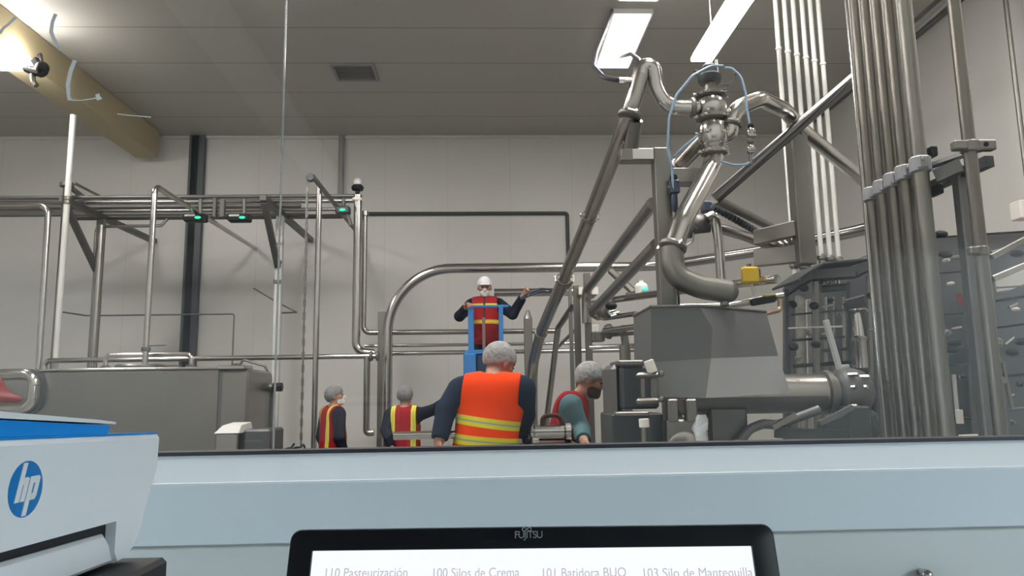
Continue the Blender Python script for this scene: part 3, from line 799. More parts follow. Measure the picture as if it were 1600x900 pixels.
MB().bb((xa, yf-0.02, vz-0.006), (xs-0.03, yf+0.05, vz+0.018), 0.006).build('rim', SHINY, t)
MB().bb((xs-0.05, yf-0.03, vz-0.012), (pt(384, 573, yf).x, yf+0.25, vz+0.03), 0.008).build('lid_flap', SHINY, t)
c = pt(220, 572, 8.3)
m = MB().lathe((c.x, 8.3, vz), (0, 0, 1), [(0, .26), (.05, .26), (.07, .24), (.075, .05)], 28); m.beam((c.x+0.2, 8.3, vz+0.05), (c.x+0.42, 8.3, vz+0.05), 0.03, 0.02)
m.build('hatch', SATIN, t)
for u in (165, 299, 367):
    c = pt(u, 570, 8.6); MB().lathe((c.x, 8.6, vz-0.02), (0, 0, 1), [(0, .04), (.05, .04), (.055, .06), (.08, .06), (.085, .04), (.1, .04)], 14).build('nozzle', SATIN, t)
c = pt(426, 605, y2-0.1)
MB().cyl((xb-0.02, y2-0.1, c.z), (xb+0.04, y2-0.1, c.z), 0.04, 14).build('outlet', SATIN, t)
MB().cyl((xb+0.03, y2-0.1, c.z), (xb+0.14, y2-0.1, c.z), 0.052, 14).build('outlet_cap', BLACK, t)
MB().beam((xb+0.01, y2-0.02, 0.32), (xb+0.01, y2-0.02, vz-0.2), 0.05, 0.05, (0, 1, 0), 0.008).build('corner_post', DSTEEL, t)
for x_ in (xa+0.3, xs-0.3, xb-0.2):
    for y_ in (yf+0.15, y2-0.15):
        MB().cyl((x_, y_, 0), (x_, y_, 0.34), 0.05, 12).build('leg', SATIN, t)
# round cornered access door on the vat front
cA = pt(18, 612, yf); hx, hz = px(46, yf), px(31, yf)
def rdoor(sx, sz, y, r, k=7):
    P = []
    for cx, cz_, a0 in ((sx-r, sz-r, 0), (-sx+r, sz-r, 90), (-sx+r, -sz+r, 180), (sx-r, -sz+r, 270)):
        for i in range(k+1):
            a = R(a0+90*i/k); P.append(Vector((cA.x+cx+r*math.cos(a), y, cA.z+cz_+r*math.sin(a))))
    return P
MB().rings([rdoor(hx*1.05, hz*1.08, yf+0.005, 0.15), rdoor(hx*1.05, hz*1.08, yf-0.05, 0.15)]).build('door_seal', DGREY, t)
m = MB(); m.rings([rdoor(hx*0.72, hz*0.60, yf-0.05, 0.08), rdoor(hx*0.72, hz*0.60, yf-0.09, 0.08), rdoor(hx*0.6, hz*0.5, yf-0.105, 0.07)]).build('access_door', SATIN, t)
loop = [p for p in rdoor(hx*0.88, hz*0.84, yf-0.09, 0.12)]
m = MB(); m.tube(loop+[loop[0]], 0.055, 14, cap=False); m.build('door_ring', SHINY, t)
# thin bent tube at vat's right end, low box in front
pipe('bent_tube', 'thin bent tube over the right end of the steel vat', [pt(372, 575, 8.4), pt(380, 562, 8.4), pt(414, 572, 8.4), pt(418, 580, 8.4)], r=0.014, rad=0.03, mt=DSTEEL, cat='tube', seg=8)
yb2 = 7.2
t = thing('pump_cover', 'pale steel box with bright top in front of the vat', 'box', (pt(367, 690, yb2).x, yb2+0.2, 0))
z1 = pt(360, 677, yb2).z; x0 = pt(336, 690, yb2).x; x1 = pt(371, 690, yb2).x
MB().bb((x0, yb2, 0), (x1, yb2+0.4, z1), 0.01).build('cover_body', STEEL, t)
m = MB(); m.rings([[(x0-0.01, yb2-0.01, z1), (x1+0.01, yb2-0.01, z1), (x1+0.01, yb2+0.42, z1), (x0-0.01, yb2+0.42, z1)], [(x0+0.03, yb2+0.1, z1+0.07), (x1-0.0, yb2+0.1, z1+0.07), (x1, yb2+0.4, z1+0.09), (x0+0.03, yb2+0.4, z1+0.09)]]).build('cover_lid', PALE, t)
m = MB(); x2 = pt(426, 690, yb2+0.2).x
t2 = thing('low_cabinet', 'low grey steel cabinet right of the pale pump cover', 'cabinet', ((x1+x2)/2, yb2+0.4, 0))
zc2 = pt(400, 671, yb2+0.1).z
MB().bb((x1+0.02, yb2+0.1, 0), (x2, yb2+0.6, zc2), 0.02).build('cabinet_body', MPANEL, t2)
MB().bb((x1+0.03, yb2+0.092, zc2-0.12), (x1+0.2, yb2+0.105, zc2-0.10)).build('slot', DSTEEL, t2)
# cables on the floor line near the left worker
m = MB()
P = [pt(440, 705, 8.0), pt(447, 701, 7.9), pt(455, 700, 8.0), pt(460, 693, 8.0)]
m.tube(P, 0.012, 6, 0.04)
m.tube([pt(452, 704, 8.1), pt(463, 699, 8.0), pt(470, 699, 8.0), pt(474, 694, 8.1), pt(477, 700, 8.1), pt(470, 706, 8.1)], 0.012, 6, 0.05)
m.tube([pt(470, 706, 8.1), pt(478, 700, 8.0), Vector((pt(478, 700, 8.0).x, 8.0, 0))], 0.012, 6, 0.05)
tag(m.build('tangled_cable', BLACK), 'tangle of thin black cable near the foot of the chain', 'cable')
def zat(u, v, Z):   # point at height Z on the pixel ray
    d = ray(u, v); return CAM+d*((Z-CAM.z)/d.z)
# ================================================================== CENTRE: arch pipe, wall lines, slanted pipes
ya = 9.4
xa_ = pt(606, 520, ya).x
za = pt(760, 419, ya).z
pipe('arch_pipe', 'big pipe rising from the floor and arching over to the right behind the lifted worker',
     [Vector((xa_, ya, 0)), Vector((xa_, ya, za)), Vector((pt(1030, 420, ya).x, ya, za)), zat(1200, 391, za), zat(1362, 356, za), zat(1420, 338, za)],
     r=px(15.5, ya)/2, rad=[px(100, ya), 0.9, 3, 3], mt=SHINY, n=18)
vpipe('square_post', 'square post standing right behind the big arch pipe', 597, 600, 9.62, 488, 0.0, 13, SATIN, cat='post', square=True)
for v, lab, rr, u0, u1 in ((537, 'thin middle line of the low wall pipes behind the lift', 5, 570, 905), (549, 'lowest line of the wall pipes behind the lift', 7, 612, 992)):
    Yk = 10.1 if v == 537 else 9.9
    z = pt(700, v+2, Yk).z
    pipe('wall_pipe', lab, [Vector((pt(u0, v, Yk).x, Yk, z)), Vector((pt(u1, v, Yk).x, Yk, z))], r=px(rr, Yk)/2, mt=SHINY)
vz2 = pt(820, 457, 9.9).z
pipe('wall_pipe', 'pipe at face height right of the lifted worker', [Vector((pt(772, 455, 9.9).x, 9.9, vz2)), Vector((pt(898, 456, 9.9).x, 9.9, vz2))], r=px(13, 9.9)/2, mt=SHINY)
# posts of the pipe trestle
tp_ = vpipe('pointed_post', 'post with pointed head between the lift and the slanted pipes', 826, 560, 8.6, 498, 0.0, 13, SATIN, cat='post', square=True)
c = Vector((tp_.location.x, 8.6, pt(826, 498, 8.6).z))
MB().lathe(c, (0, 0, 1), [(0, .05), (.10, .018), (.11, .005)], 8).build('post_tip', SATIN, tp_)
vpipe('square_post', 'left square post of the pipe trestle behind the hopper', 903, 540, 7.3, 446, 0.0, 10, SATIN, cat='post', square=True)
sp2 = vpipe('square_post', 'right square post of the pipe trestle behind the hopper', 920, 540, 7.2, 427, 0.0, 10, SATIN, cat='post', square=True)
vpipe('square_post', 'thin rear post just left of the pipe trestle', 893, 540, 8.3, 437, 0.0, 6, SATIN, cat='post', square=True)
for k, (u, v, lab) in enumerate(((908, 456, 'upper left cream cap plate on the pipe trestle'), (928, 456, 'upper right cream cap plate on the pipe trestle'), (928, 514, 'lower cream cap plate on the pipe trestle'), (891, 437, 'cream cap plate beside the long slanted pipe'))):
    c = pt(u, v, 7.25)
    t = thing('beam_end', lab, 'beam end', (c.x, 7.25, c.z-0.04), 'cream capped beam ends')
    MB().bb((c.x-0.032, 7.19, c.z-0.035), (c.x+0.032, 7.55 if k != 3 else 8.3, c.z+0.035), 0.004).build('beam_stub', SATIN, t)
    MB().bb((c.x-0.034, 7.175, c.z-0.037), (c.x+0.034, 7.19, c.z+0.037), 0.003).build('end_cap', CREAM, t)
# long slanted product pipe with the S bend to the valve
YV = 4.7
YC = 4.85
xs_ = pt(1113, 200, YV)
lp1 = pipe('slanted_pipe', 'longest slanted steel pipe running from the valve S-bend down to the floor',
     [pt(1000, 118, YV), pt(984, 180, YV), pt(913, 360, 5.9), pt(845, 520, 7.6), pt(832, 572, 8.1), Vector((pt(828, 600, 8.15).x, 8.15, 0))], wpx=None, r=0.057, rad=[0.3, 1.0, 0.3, 0.3], mt=STEEL)
W = [pt(1000, 118, YV), pt(984, 180, YV), pt(913, 360, 5.9), pt(845, 520, 7.6)]
flange(W[1], (W[1]-W[0]).normalized(), 0.06, lp1)
cc = W[1]+(W[2]-W[1])*0.86; flange(cc, (W[2]-W[1]).normalized(), 0.048, lp1)
cc = W[2]+(W[3]-W[2])*0.42; flange(cc, (W[3]-W[2]).normalized(), 0.052, lp1)
cc = W[3]; flange(cc, (W[3]-W[2]).normalized(), 0.052, lp1, bolts=False)
sb = pipe('s_bend_pipe', 'polished S-bend pipe joining the slanted pipe to the valve', [pt(999, 122, YV), pt(1004, 102, YV), pt(1021, 104, YV), pt(1026, 140, YV), pt(1044, 168, YV), pt(1094, 169, YV)], r=px(25, YV)/2, rad=[0.05, 0.06, 0.3, 0.14], mt=SHINY, n=10)
flange(pt(1082, 169, YV), Vector((1, 0, 0)), 0.052, sb, bolts=False)
# short strut from the clamp to the bracket beam
tag(MB().tube([pt(993, 188, YV+0.02), pt(986, 233, YC)], 0.05, 14).build('support_tube', SATIN), 'short tube between the slanted pipe clamp and the bracket beam', 'tube')
# column with bracket
YC = 4.85
colm = vpipe('steel_column', 'square stainless column rising behind the grey hopper', 1037, 360, YC, 234, 0.0, 26, SATIN, cat='column', square=True)
xcol = colm.location.x
b1 = pt(968, 245, YC)
MB().bb((b1.x, YC-0.05, b1.z-0.04), (xcol-0.05, YC+0.05, b1.z+0.045), 0.004).build('bracket_arm', SATIN, colm)
MB().bb((pt(986, 245, YC).x, YC-0.056, b1.z-0.033), (pt(1018, 245, YC).x, YC-0.05, b1.z+0.038)).build('arm_plate', SHINY, colm)
bx_ = pt(1072, 276, YC-0.03)
MB().bb((pt(1047, 276, YC).x, YC-0.06, bx_.z-0.05), (pt(1095, 276, YC).x, YC+0.06, bx_.z+0.055), 0.005).build('upper_bracket', SATIN, colm)
# second and third slanted pipes
pipe('slanted_pipe', 'middle slanted pipe from the column down to the pipe trestle', [pt(1020, 318, 4.97), pt(915, 455, 7.1), Vector((pt(916, 470, 7.1).x, 7.1, pt(916, 505, 7.1).z))], r=0.047, rad=0.15, mt=STEEL)
pipe('slanted_pipe', 'lower slanted pipe from the column to the valve cluster', [pt(1026, 382, 4.97), pt(926, 486, 6.7)], r=0.045, mt=STEEL)
pipe('slanted_pipe', 'thin slanted tube between the rear post and the low wall pipes', [pt(898, 474, 8.2), pt(872, 512, 8.6), pt(856, 640, 9.0), pt(850, 700, 9.1)], r=0.036, rad=0.05, mt=STEEL)
pipe('slanted_pipe', 'thin slanted tube crossing behind the trestle posts', [pt(900, 514, 8.9), pt(868, 546, 9.3)], r=0.022, mt=STEEL)
pipe('brace_tube', 'short dark brace under the arch pipe by the green lamp sensor', [pt(955, 424, 8.9), pt(992, 458, 8.6)], r=0.045, mt=SATIN, cat='brace')
# sensor with cyan light
c = pt(1003, 452, 6.9)
t = thing('sensor_head', 'small white sensor head with cyan light left of the column', 'sensor', (c.x, 6.9, c.z-0.06))
MB().lathe(c+Vector((0, 0.02, -0.07)), (0, 0, 1), [(0, .03), (.02, .06), (.10, .065), (.13, .045), (.14, .02), (.16, .018)], 16).build('sensor_body', CREAM, t)
MB().ball(c+Vector((0.02, -0.05, 0.0)), 0.024, 12, (1.2, 0.5, 0.9)).build('indicator', LEDC, t)
MB().beam(c+Vector((-0.14, 0.05, -0.05)), c+Vector((0, 0.05, -0.03)), 0.06, 0.05).build('sensor_arm', SATIN, t)
# valve cluster behind the hopper
z = 0
pipe('branch_pipe', 'pipe climbing to the right above the hopper left corner', [pt(922, 476, 6.9), pt(948, 470, 6.9), pt(1028, 459, 6.2), pt(1215, 436, 4.9)], r=0.032, rad=0.2, mt=SHINY)
pipe('branch_pipe', 'thin pipe meeting the hopper top left edge', [pt(925, 490, 6.8), pt(942, 498, 6.8), pt(994, 490, 6.4)], r=0.024, rad=0.12, mt=SHINY)
pipe('branch_pipe', 'stub pipe touching the hopper side, upper of the pair', [pt(944, 517, 6.6), pt(998, 510, 6.2)], r=0.026, mt=SHINY)
pipe('branch_pipe', 'stub pipe touching the hopper side, lower of the pair', [pt(950, 524, 6.7), pt(998, 520, 6.3)], r=0.018, mt=SHINY)
pipe('branch_pipe', 'bright level pipe from the trestle to the hopper side', [pt(922, 543, 7.0), pt(1000, 540, 6.8)], r=0.024, mt=SHINY)
c = pt(946, 478, 6.75)
t = thing('diaphragm_valve', 'cluster valve with black hand knob above the hopper corner', 'valve', (c.x, 6.75, c.z-0.1))
MB().lathe(pt(936, 492, 6.7), (pt(956, 470, 6.7)-pt(936, 492, 6.7)), [(0, .04), (.03, .075), (.06, .075), (.07, .04), (.13, .04), (.14, .06), (.17, .06)], 16).build('valve_body', SATIN, t)
MB().ball(pt(955, 478, 6.6), 0.05, 14, (1.1, 1, 0.75)).build('hand_knob', BLACK, t)
MB().tube([pt(927, 486, 6.75), pt(938, 492, 6.7)], 0.06, 14).build('inlet', STEEL, t)
for u, v in ((956, 486), (962, 489), (958, 493)):
    MB().cyl(pt(u-4, v+1, 6.55), pt(u+5, v-1, 6.55), 0.012, 8).build('bolt', SHINY, t)
c = pt(940, 525, 6.7)
t = thing('pipe_block', 'grey square block holding the stub pipes behind the hopper', 'block', (c.x, 6.7, c.z-0.1))
MB().bb((pt(925, 520, 6.7).x, 6.65, pt(930, 534, 6.7).z), (pt(944, 520, 6.7).x, 6.8, pt(930, 518, 6.7).z), 0.01).build('block_body', SATIN, t)
MB().lathe(pt(944, 518, 6.62), (1, 0, 0), [(0, .05), (.03, .07), (.06, .07), (.08, .045), (.16, .04), (.17, .06), (.20, .05)], 16).build('coupling', DSTEEL, t)
MB().cyl(pt(975, 522, 6.6), pt(979, 545, 6.6), 0.035, 12).build('down_pipe', SATIN, t)
pipe('stand_pipe', 'short grey pipe standing between hopper and trestle', [Vector((pt(977, 560, 6.5).x, 6.5, pt(977, 540, 6.5).z)), Vector((pt(977, 600, 6.5).x, 6.5, 0))], r=0.05, mt=SATIN, clamps=())

# ------------------------------------------------------------------ the valve assembly
def vz_(v): return pt(1113, v, YV).z
t = thing('mix_proof_valve', 'polished stacked process valve hanging below the slim batten lamp', 'valve', (xs_.x, YV, vz_(246)))
bot = Vector((xs_.x, YV, 0)); K = lambda n: px(n, YV)
def vl(name, v0, prof, mt):  # profile in pixels up from v0
    b = Vector((xs_.x, YV, vz_(v0)))
    return MB().lathe(b, (0, 0, 1), [(K(h), K(r)) for h, r in prof], 26).build(name, mt, t)
vl('outlet_cone', 246, [(0, 15), (8, 15), (14, 18), (20, 21)], SHINY)
vl('lower_clamp', 243, [(0, 17), (2, 21), (8, 21), (10, 17)], SATIN)
vl('lower_chamber', 228, [(0, 18), (4, 22), (14, 24), (26, 24), (36, 22), (42, 19)], SHINY)
vl('middle_clamp', 189, [(0, 20), (2, 26), (8, 26), (10, 20)], SATIN)
vl('upper_chamber', 182, [(0, 20), (6, 24), (14, 25), (24, 24), (32, 20)], SHINY)
vl('upper_clamp', 154, [(0, 20), (2, 25), (7, 25), (9, 18)], DSTEEL)
vl('yoke', 147, [(0, 15), (3, 15), (4, 9), (18, 9), (19, 17), (22, 18)], SATIN)
vl('actuator', 130, [(0, 17), (4, 19), (12, 19), (15, 16), (16, 14), (28, 13), (31, 10), (36, 5)], DGREY)
for v, r_ in ((150, 26), (185, 28), (239, 22), (211, 26)):
    for sgn, dy in ((-1, -0.02), (1, 0.02), (0.55, -0.085), (-0.5, -0.085)):
        c = Vector((xs_.x+K(r_)*sgn, YV+dy, vz_(v)))
        MB().cyl(c-Vector((0.02, 0, 0)), c+Vector((0.022, 0, 0)), 0.011, 8).cyl(c+Vector((0.006, -0.006, 0)), c+Vector((0.006, -0.03, 0.004)), 0.006, 6).build('clamp_bolt', SHINY, t)
MB().tube([Vector((xs_.x+K(13), YV, vz_(128))), Vector((xs_.x+K(13), YV, vz_(94)))], 0.012, 8).build('spindle_tube', CREAM, t)
MB().bb((xs_.x-K(26), YV-0.03, vz_(118)), (xs_.x-K(20), YV+0.01, vz_(112)), 0.004).build('solenoid', BLACK, t)
# outlet to lower left behind (dark), with end clamp
o = pipe('outlet_pipe', 'dark outlet pipe slanting down left from the valve to the column bracket', [pt(1104, 214, YV+0.05), pt(1062, 258, YV+0.3)], r=px(26, YV)/2, mt=STEEL)
flange(pt(1060, 260, YV+0.3), (pt(1062, 258, YV+.3)-pt(1104, 214, YV+.05)).normalized(), px(24, YV)/2, o)
# right bend
o = pipe('bend_pipe', 'polished pipe arching from the valve right side down past the column', [pt(1122, 214, YV), pt(1140, 208, YV), pt(1146, 172, YV), pt(1188, 154, YV+0.05), pt(1226, 172, YV+0.35), pt(1256, 205, 5.25), pt(1352, 284, 6.1)], r=px(27, YV)/2, rad=[0.04, 0.16, 0.16, 0.2, 0.2], mt=SHINY, n=10)
flange(pt(1142, 194, YV), (pt(1146, 172, YV)-pt(1140, 208, YV)).normalized(), px(27, YV)/2, o)
# lower product pipe, comes towards the window
o = pipe('product_pipe', 'polished pipe from the valve down to a flange', [pt(1116, 244, YV), pt(1112, 262, YV-0.02), pt(1066, 346, YV-0.25), pt(1050, 392, YV-0.3)], r=px(31, YV)/2, rad=[0.12, 0.3], mt=SHINY, n=10)
flange(pt(1051, 386, YV-0.3), (pt(1050, 392, YV-.3)-pt(1066, 346, YV-.25)).normalized(), px(31, YV)/2, o)
o = pipe('elbow_pipe', 'large dull elbow pipe sweeping over the hopper from the flange', [pt(1050, 388, YV-0.3), pt(1052, 432, YV-0.32), pt(1096, 449, YV-0.32), pt(1140, 456, YV-0.32)], r=px(37, YV-0.3)/2, rad=[0.14, 0.3], mt=SATIN, n=12)
MB().ball(pt(1136, 456, YV-0.32), px(18, YV-.3), 16).cyl(pt(1134, 458, YV-.32), pt(1132, 478, YV-.32), px(7, YV-.3), 12).build('end_cap', SATIN, o)
# upright pipe, check valve, right-hand product pipe
o = pipe('upright_pipe', 'upright polished pipe with small elbow behind the elbow pipe', [pt(1104, 342, 5.6), pt(1117, 334, 5.6), pt(1123, 380, 5.6), pt(1128, 446, 5.6)], r=px(16, 5.6)/2, rad=[0.09, 0.5], mt=SHINY)
t = thing('check_valve', 'dark round check valve left of the upright pipe', 'valve', pt(1094, 352, 5.7))
MB().ball(pt(1094, 350, 5.7), px(17, 5.7), 20, (1, 0.8, 0.9)).lathe(pt(1070, 358, 5.7), (1, 0, 0.1), [(0, .05), (.02, .08), (.05, .08), (.07, .05), (.2, .05)], 16).build('valve_body', DSTEEL, t)
MB().bb(pt(1100, 330, 5.65), pt(1108, 318, 5.75), 0.01).build('blue_coil', BLUEH, t)
MB().tube([pt(1084, 364, 5.6), pt(1082, 378, 5.6), pt(1070, 385, 5.6)], 0.008, 6, 0.03).build('thin_tube', SATIN, t)
o = pipe('transfer_pipe', 'dull pipe descending right from the upright pipe to the right column', [pt(1122, 356, 5.75), pt(1162, 368, 5.8), pt(1215, 388, 5.9)], r=px(17, 5.8)/2, rad=0.4, mt=STEEL)
for du in (0, 9, 18, 26):
    c = pt(1218+du, 388-du*0.35, 5.8)
    flange(c, Vector((1, 0, 0.2)).normalized(), 0.04 if du % 2 else 0.05, o, name='union')
m = MB(); A = pt(1112, 322, 5.4); B = pt(1186, 364, 5.6)
m.tube([A, B], 0.016, 8)
for k in range(14):
    c = A.lerp(B, (k+0.5)/14); m.lathe(c-(B-A).normalized()*0.012, B-A, [(0, .016), (.006, .03), (.018, .03), (.024, .016)], 10)
tag(m.build('ribbed_hose', DGREY), 'ribbed dark hose slanting under the arrow shaped pipe', 'hose')
# arrow shaped pipe
pipe('corner_pipe', 'dark pipe coming down from the top right that turns back in an arrow point', [pt(1500, -22, 4.75), pt(1117, 311, 5.2)], r=0.043, mt=DPOL)
pipe('return_pipe', 'thinner pipe leaving the arrow point down to the right', [pt(1117, 311, 5.2), pt(1203, 354, 5.9)], r=0.036, mt=SATIN)
# right column with two cross beams
c2 = vpipe('steel_column', 'square stainless column with two cross beams right of the valve', 1250, 300, 5.2, 214, pt(1250, 414, 5.2).z, 27, SATIN, cat='column', square=True)
def cbeam(u0, v0, u1, v1, Ya, Yb, hpx, nm):
    a, b = pt(u0, v0, Ya), pt(u1, v1, Yb)
    MB().beam(a, b, 0.07, px(hpx, (Ya+Yb)/2), bev=0.004).build(nm, SATIN, c2)
cbeam(1181, 372, 1246, 357, 5.5, 5.2, 24, 'cross_beam')
cbeam(1181, 404, 1268, 394, 5.5, 5.16, 28, 'cross_beam')
# six thin pale lines
rz = 0
for k, u in enumerate((1222, 1236, 1250, 1264, 1277, 1290)):
    p = pt(u, 150, 6.7); v1 = 420
    nm = ['leftmost', 'second from left', 'third from left', 'third from right', 'second from right', 'rightmost'][k]
    o = tag(MB().tube([(p.x, 6.7, pt(u, 480, 6.7).z), (p.x, 6.7, ZC-0.001)], px(7.5, 6.7)/2, 12).build('thin_riser', PALE), '%s of six thin pale risers behind the slanted dark pipe' % nm, 'pipe', 'six thin pale risers')
    c = Vector((p.x, 6.7, pt(u, 76+8*k*0.6, 6.7).z))
    MB().cyl(c-Vector((0, 0, .012)), c+Vector((0, 0, .012)), px(10, 6.7)/2, 12).build('ferrule', CREAM, o)
    q = Vector((p.x, 6.7, pt(u+14, 404+2*k, 6.7).z))
    MB().lathe(q-Vector((0, 0, .1)), (0, 0, 1), [(0, .03), (.02, .045), (.05, .045), (.07, .03), (.12, .03), (.13, .042), (.16, .042), (.18, .025)], 12).build('riser_valve', SATIN, o)
p = pt(1332, 100, 4.85)
tag(MB().tube([(p.x, 4.85, 0), (p.x, 4.85, ZC-0.001)], px(7, 4.85)/2, 12).build('thin_riser', SHINY), 'bright thin riser hugging the left side of the thick pipe bundle', 'pipe')
# black cable loop by the lamp
VB = mat('violet_black_cable', (0.035, 0.03, 0.05), 0.4)
pipe('cable_loop', 'black cable looping down from the ceiling along the lamp to the slanted pipe head', [zat(957, 16, ZC-0.01), pt(947, 45, 7.2), pt(932, 84, 5.6), pt(928, 105, 5.0), pt(943, 121, 4.8), pt(970, 126, YV), pt(996, 126, YV)], r=0.018, rad=0.2, mt=VB, cat='cable', seg=10)
pipe('cable_loop', 'short black cable from the top of the slanted pipe up to the bright ceiling lamp', [pt(1004, 108, YV), pt(999, 94, 4.9), pt(986, 84, 5.6), zat(966, 90, ZC-0.09)], r=0.018, rad=0.2, mt=VB, cat='cable', seg=10)
tag(MB().tube([pt(967, 125.5, YV-0.005), pt(996, 127, YV-0.005)], 0.022, 10).build('cable_gland', SHINY), 'bright metal sleeve where the cable loop meets the slanted pipe', 'sleeve')
# blue air tubes
pipe('air_tube', 'light blue air tube arching left of the valve top', [pt(1130, 103, 4.6), pt(1112, 102, 4.6), pt(1082, 118, 4.6), pt(1057, 148, 4.6), pt(1045, 185, 4.62), pt(1043, 230, 4.65), pt(1050, 262, 4.7), pt(1052, 300, 4.72)], r=px(4.2, 4.6)/2, rad=0.12, mt=AIR, cat='air tube', seg=8)
pipe('air_tube', 'light blue air tube curving right of the valve top to the pilot valve', [pt(1132, 106, 4.6), pt(1143, 106, 4.6), pt(1158, 120, 4.6), pt(1165, 145, 4.6), pt(1167, 170, 4.6), pt(1171, 193, 4.6)], r=px(4.2, 4.6)/2, rad=0.1, mt=AIR, cat='air tube', seg=8)
pipe('air_tube', 'light blue air tube running down left below the valve to the column', [pt(1090, 212, 4.55), pt(1070, 228, 4.6), pt(1052, 246, 4.68)], r=px(4, 4.6)/2, rad=0.1, mt=AIR, cat='air tube', seg=8)
pipe('air_tube', 'light blue air tube sagging right of the valve foot', [pt(1126, 252, 4.6), pt(1146, 258, 4.6), pt(1172, 257, 4.6), pt(1176, 240, 4.6)], r=px(4, 4.6)/2, rad=0.1, mt=AIR, cat='air tube', seg=8)
pipe('air_tube', 'thin dark tube hooking right of the valve actuator', [pt(1128, 132, 4.6), pt(1140, 132, 4.6), pt(1148, 122, 4.6), pt(1150, 112, 4.6)], r=px(2, 4.6)/2, rad=0.03, mt=DGREY, cat='air tube', seg=6)
c = pt(1174, 215, 4.6)
t = thing('pilot_valve', 'small vertical pilot valve hanging on blue tube right of the main valve', 'valve', pt(1174, 258, 4.6))
for k, (v, rr, hh) in enumerate(((197, 5, 6), (208, 8, 14), (220, 6, 8), (234, 7, 12), (248, 3, 18))):
    b = pt(1173, v, 4.6); MB().lathe(b-Vector((0, 0, px(hh/2, 4.6))), (0, 0, 1), [(0, px(rr*.8, 4.6)), (px(hh*.2, 4.6), px(rr, 4.6)), (px(hh*.8, 4.6), px(rr, 4.6)), (px(hh, 4.6), px(rr*.8, 4.6))], 12).build('valve_stage', BLACK if k == 0 else (SHINY if k % 2 else SATIN), t)
for k, (v, dx) in enumerate(((206, 9), (212, 11), (234, 10))):
    MB().cyl(pt(1171, v, 4.57), pt(1171+dx, v-1, 4.57), 0.008, 8).build('fitting', SHINY, t)
# blue regulator on the column
c = pt(1053, 292, 4.74)
t = thing('air_regulator', 'small dark blue air regulator on the column side', 'regulator', (c.x, 4.74, c.z-0.1))
MB().bb((c.x-0.03, 4.71, c.z-0.05), (c.x+0.035, 4.78, c.z+0.045), 0.008).build('regulator_body', BLUEH, t)
MB().lathe((c.x, 4.74, c.z-0.17), (0, 0, 1), [(0, .015), (.02, .022), (.1, .022), (.12, .02)], 12).build('bowl', BLUEH, t)
MB().lathe((c.x, 4.74, c.z+0.045), (0, 0, 1), [(0, .02), (.01, .026), (.03, .026), (.04, .02)], 12).build('dial_knob', BLACK, t)
MB().cyl((c.x-0.03, 4.74, c.z), (xcol+0.05, YC-0.05, c.z), 0.012, 8).build('port', SATIN, t)
pipe('signal_cable', 'thin dark cable hanging down the column from the regulator', [pt(1055, 305, 4.74), pt(1057, 345, 4.74), pt(1056, 400, 4.74), pt(1061, 478, 4.76)], r=0.008, rad=0.3, mt=BLACK, cat='cable', seg=6)
# yellow boxes on the branch pipes
c = pt(1168, 432, 5.1)
t = thing('yellow_junction_box', 'bright yellow junction box on the rising branch pipe', 'junction box', (c.x, 5.1, c.z-0.06))
MB().box((c.x, 5.05, c.z), (px(26, 5.1), 0.07, px(27, 5.1)), None, 0.014).build('box_body', YELLOW, t)
MB().box((c.x+px(15, 5.1), 5.09, c.z), (px(7, 5.1), 0.07, px(24, 5.1)), None, 0.008).build('box_back', DGREY, t)
MB().cyl((c.x, 5.06, c.z+px(12, 5)), (c.x, 5.06, c.z+px(20, 5)), 0.016, 10).build('cable_gland', SATIN, t)
MB().tube([(c.x+0.01, 5.06, c.z-px(13, 5)), (c.x+0.015, 5.06, c.z-px(26, 5)), (c.x+0.03, 5.06, c.z-px(32, 5))], 0.01, 8, 0.03).build('drop_cable', CREAM, t)
pipe('branch_pipe', 'lower branch pipe passing over the hopper to the filling machine', [pt(1060, 480, 5.3), pt(1140, 478, 5.25), pt(1180, 470, 5.2), pt(1226, 462, 5.1)], r=0.026, rad=0.2, mt=SHINY)
c = pt(1193, 467, 5.1)
t = thing('black_sensor', 'flat black and yellow sensor on the lower branch pipe', 'sensor', (c.x, 5.1, c.z-0.05))
MB().beam(pt(1172, 473, 5.08), pt(1212, 466, 5.05), 0.05, px(12, 5), bev=0.012).build('sensor_body', BLACK, t)
MB().beam(pt(1192, 463, 5.06), pt(1212, 461, 5.05), 0.05, px(4, 5), bev=0.006).build('sensor_top', mat('olive_yellow', (0.42, 0.36, 0.05), 0.6), t)
pipe('bent_tube', 'short copper coloured tube bending at the hopper right corner', [pt(1219, 468, 5.0), pt(1219, 484, 5.0), pt(1194, 490, 4.9)], r=0.018, rad=0.04, mt=mat('copper_tube', (0.46, 0.34, 0.25), 0.35, 1.0), cat='tube')

# ------------------------------------------------------------------ butter pump with grey hopper
YH = 4.25
t = thing('hopper_pump', 'large matt grey trough hopper on a horizontal screw pump', 'pump', (pt(1110, 690, YH).x, YH, 0))
Zt_ = pt(1060, 478, YH).z
A, B, E, C = zat(990, 494, Zt_), zat(1017, 479, Zt_), zat(1092, 478, Zt_), zat(1197, 487, Zt_)
Dk = A+(C-E)*0.9
Z2 = Zt_-0.14
def down(p, q_uv, Y): return pt(*q_uv, Y)
A2, B2, E2, C2 = pt(991, 562, A.y), pt(1018, 566, B.y), pt(1111, 560, E.y-0.01), pt(1216, 556, 4.42)
A3, B3, E3, C3 = pt(1000, 612, A.y-0.15), pt(1022, 620, B.y-0.02), pt(1103, 622, E.y-0.14), pt(1235, 614, 4.13)
D2 = A2+(C2-E2)*0.9; D3 = A3+(C3-E3)*0.8
cen = (A+B+E+C+Dk)/5
ins = lambda p: p+(cen-p).normalized()*0.03
m = MB()
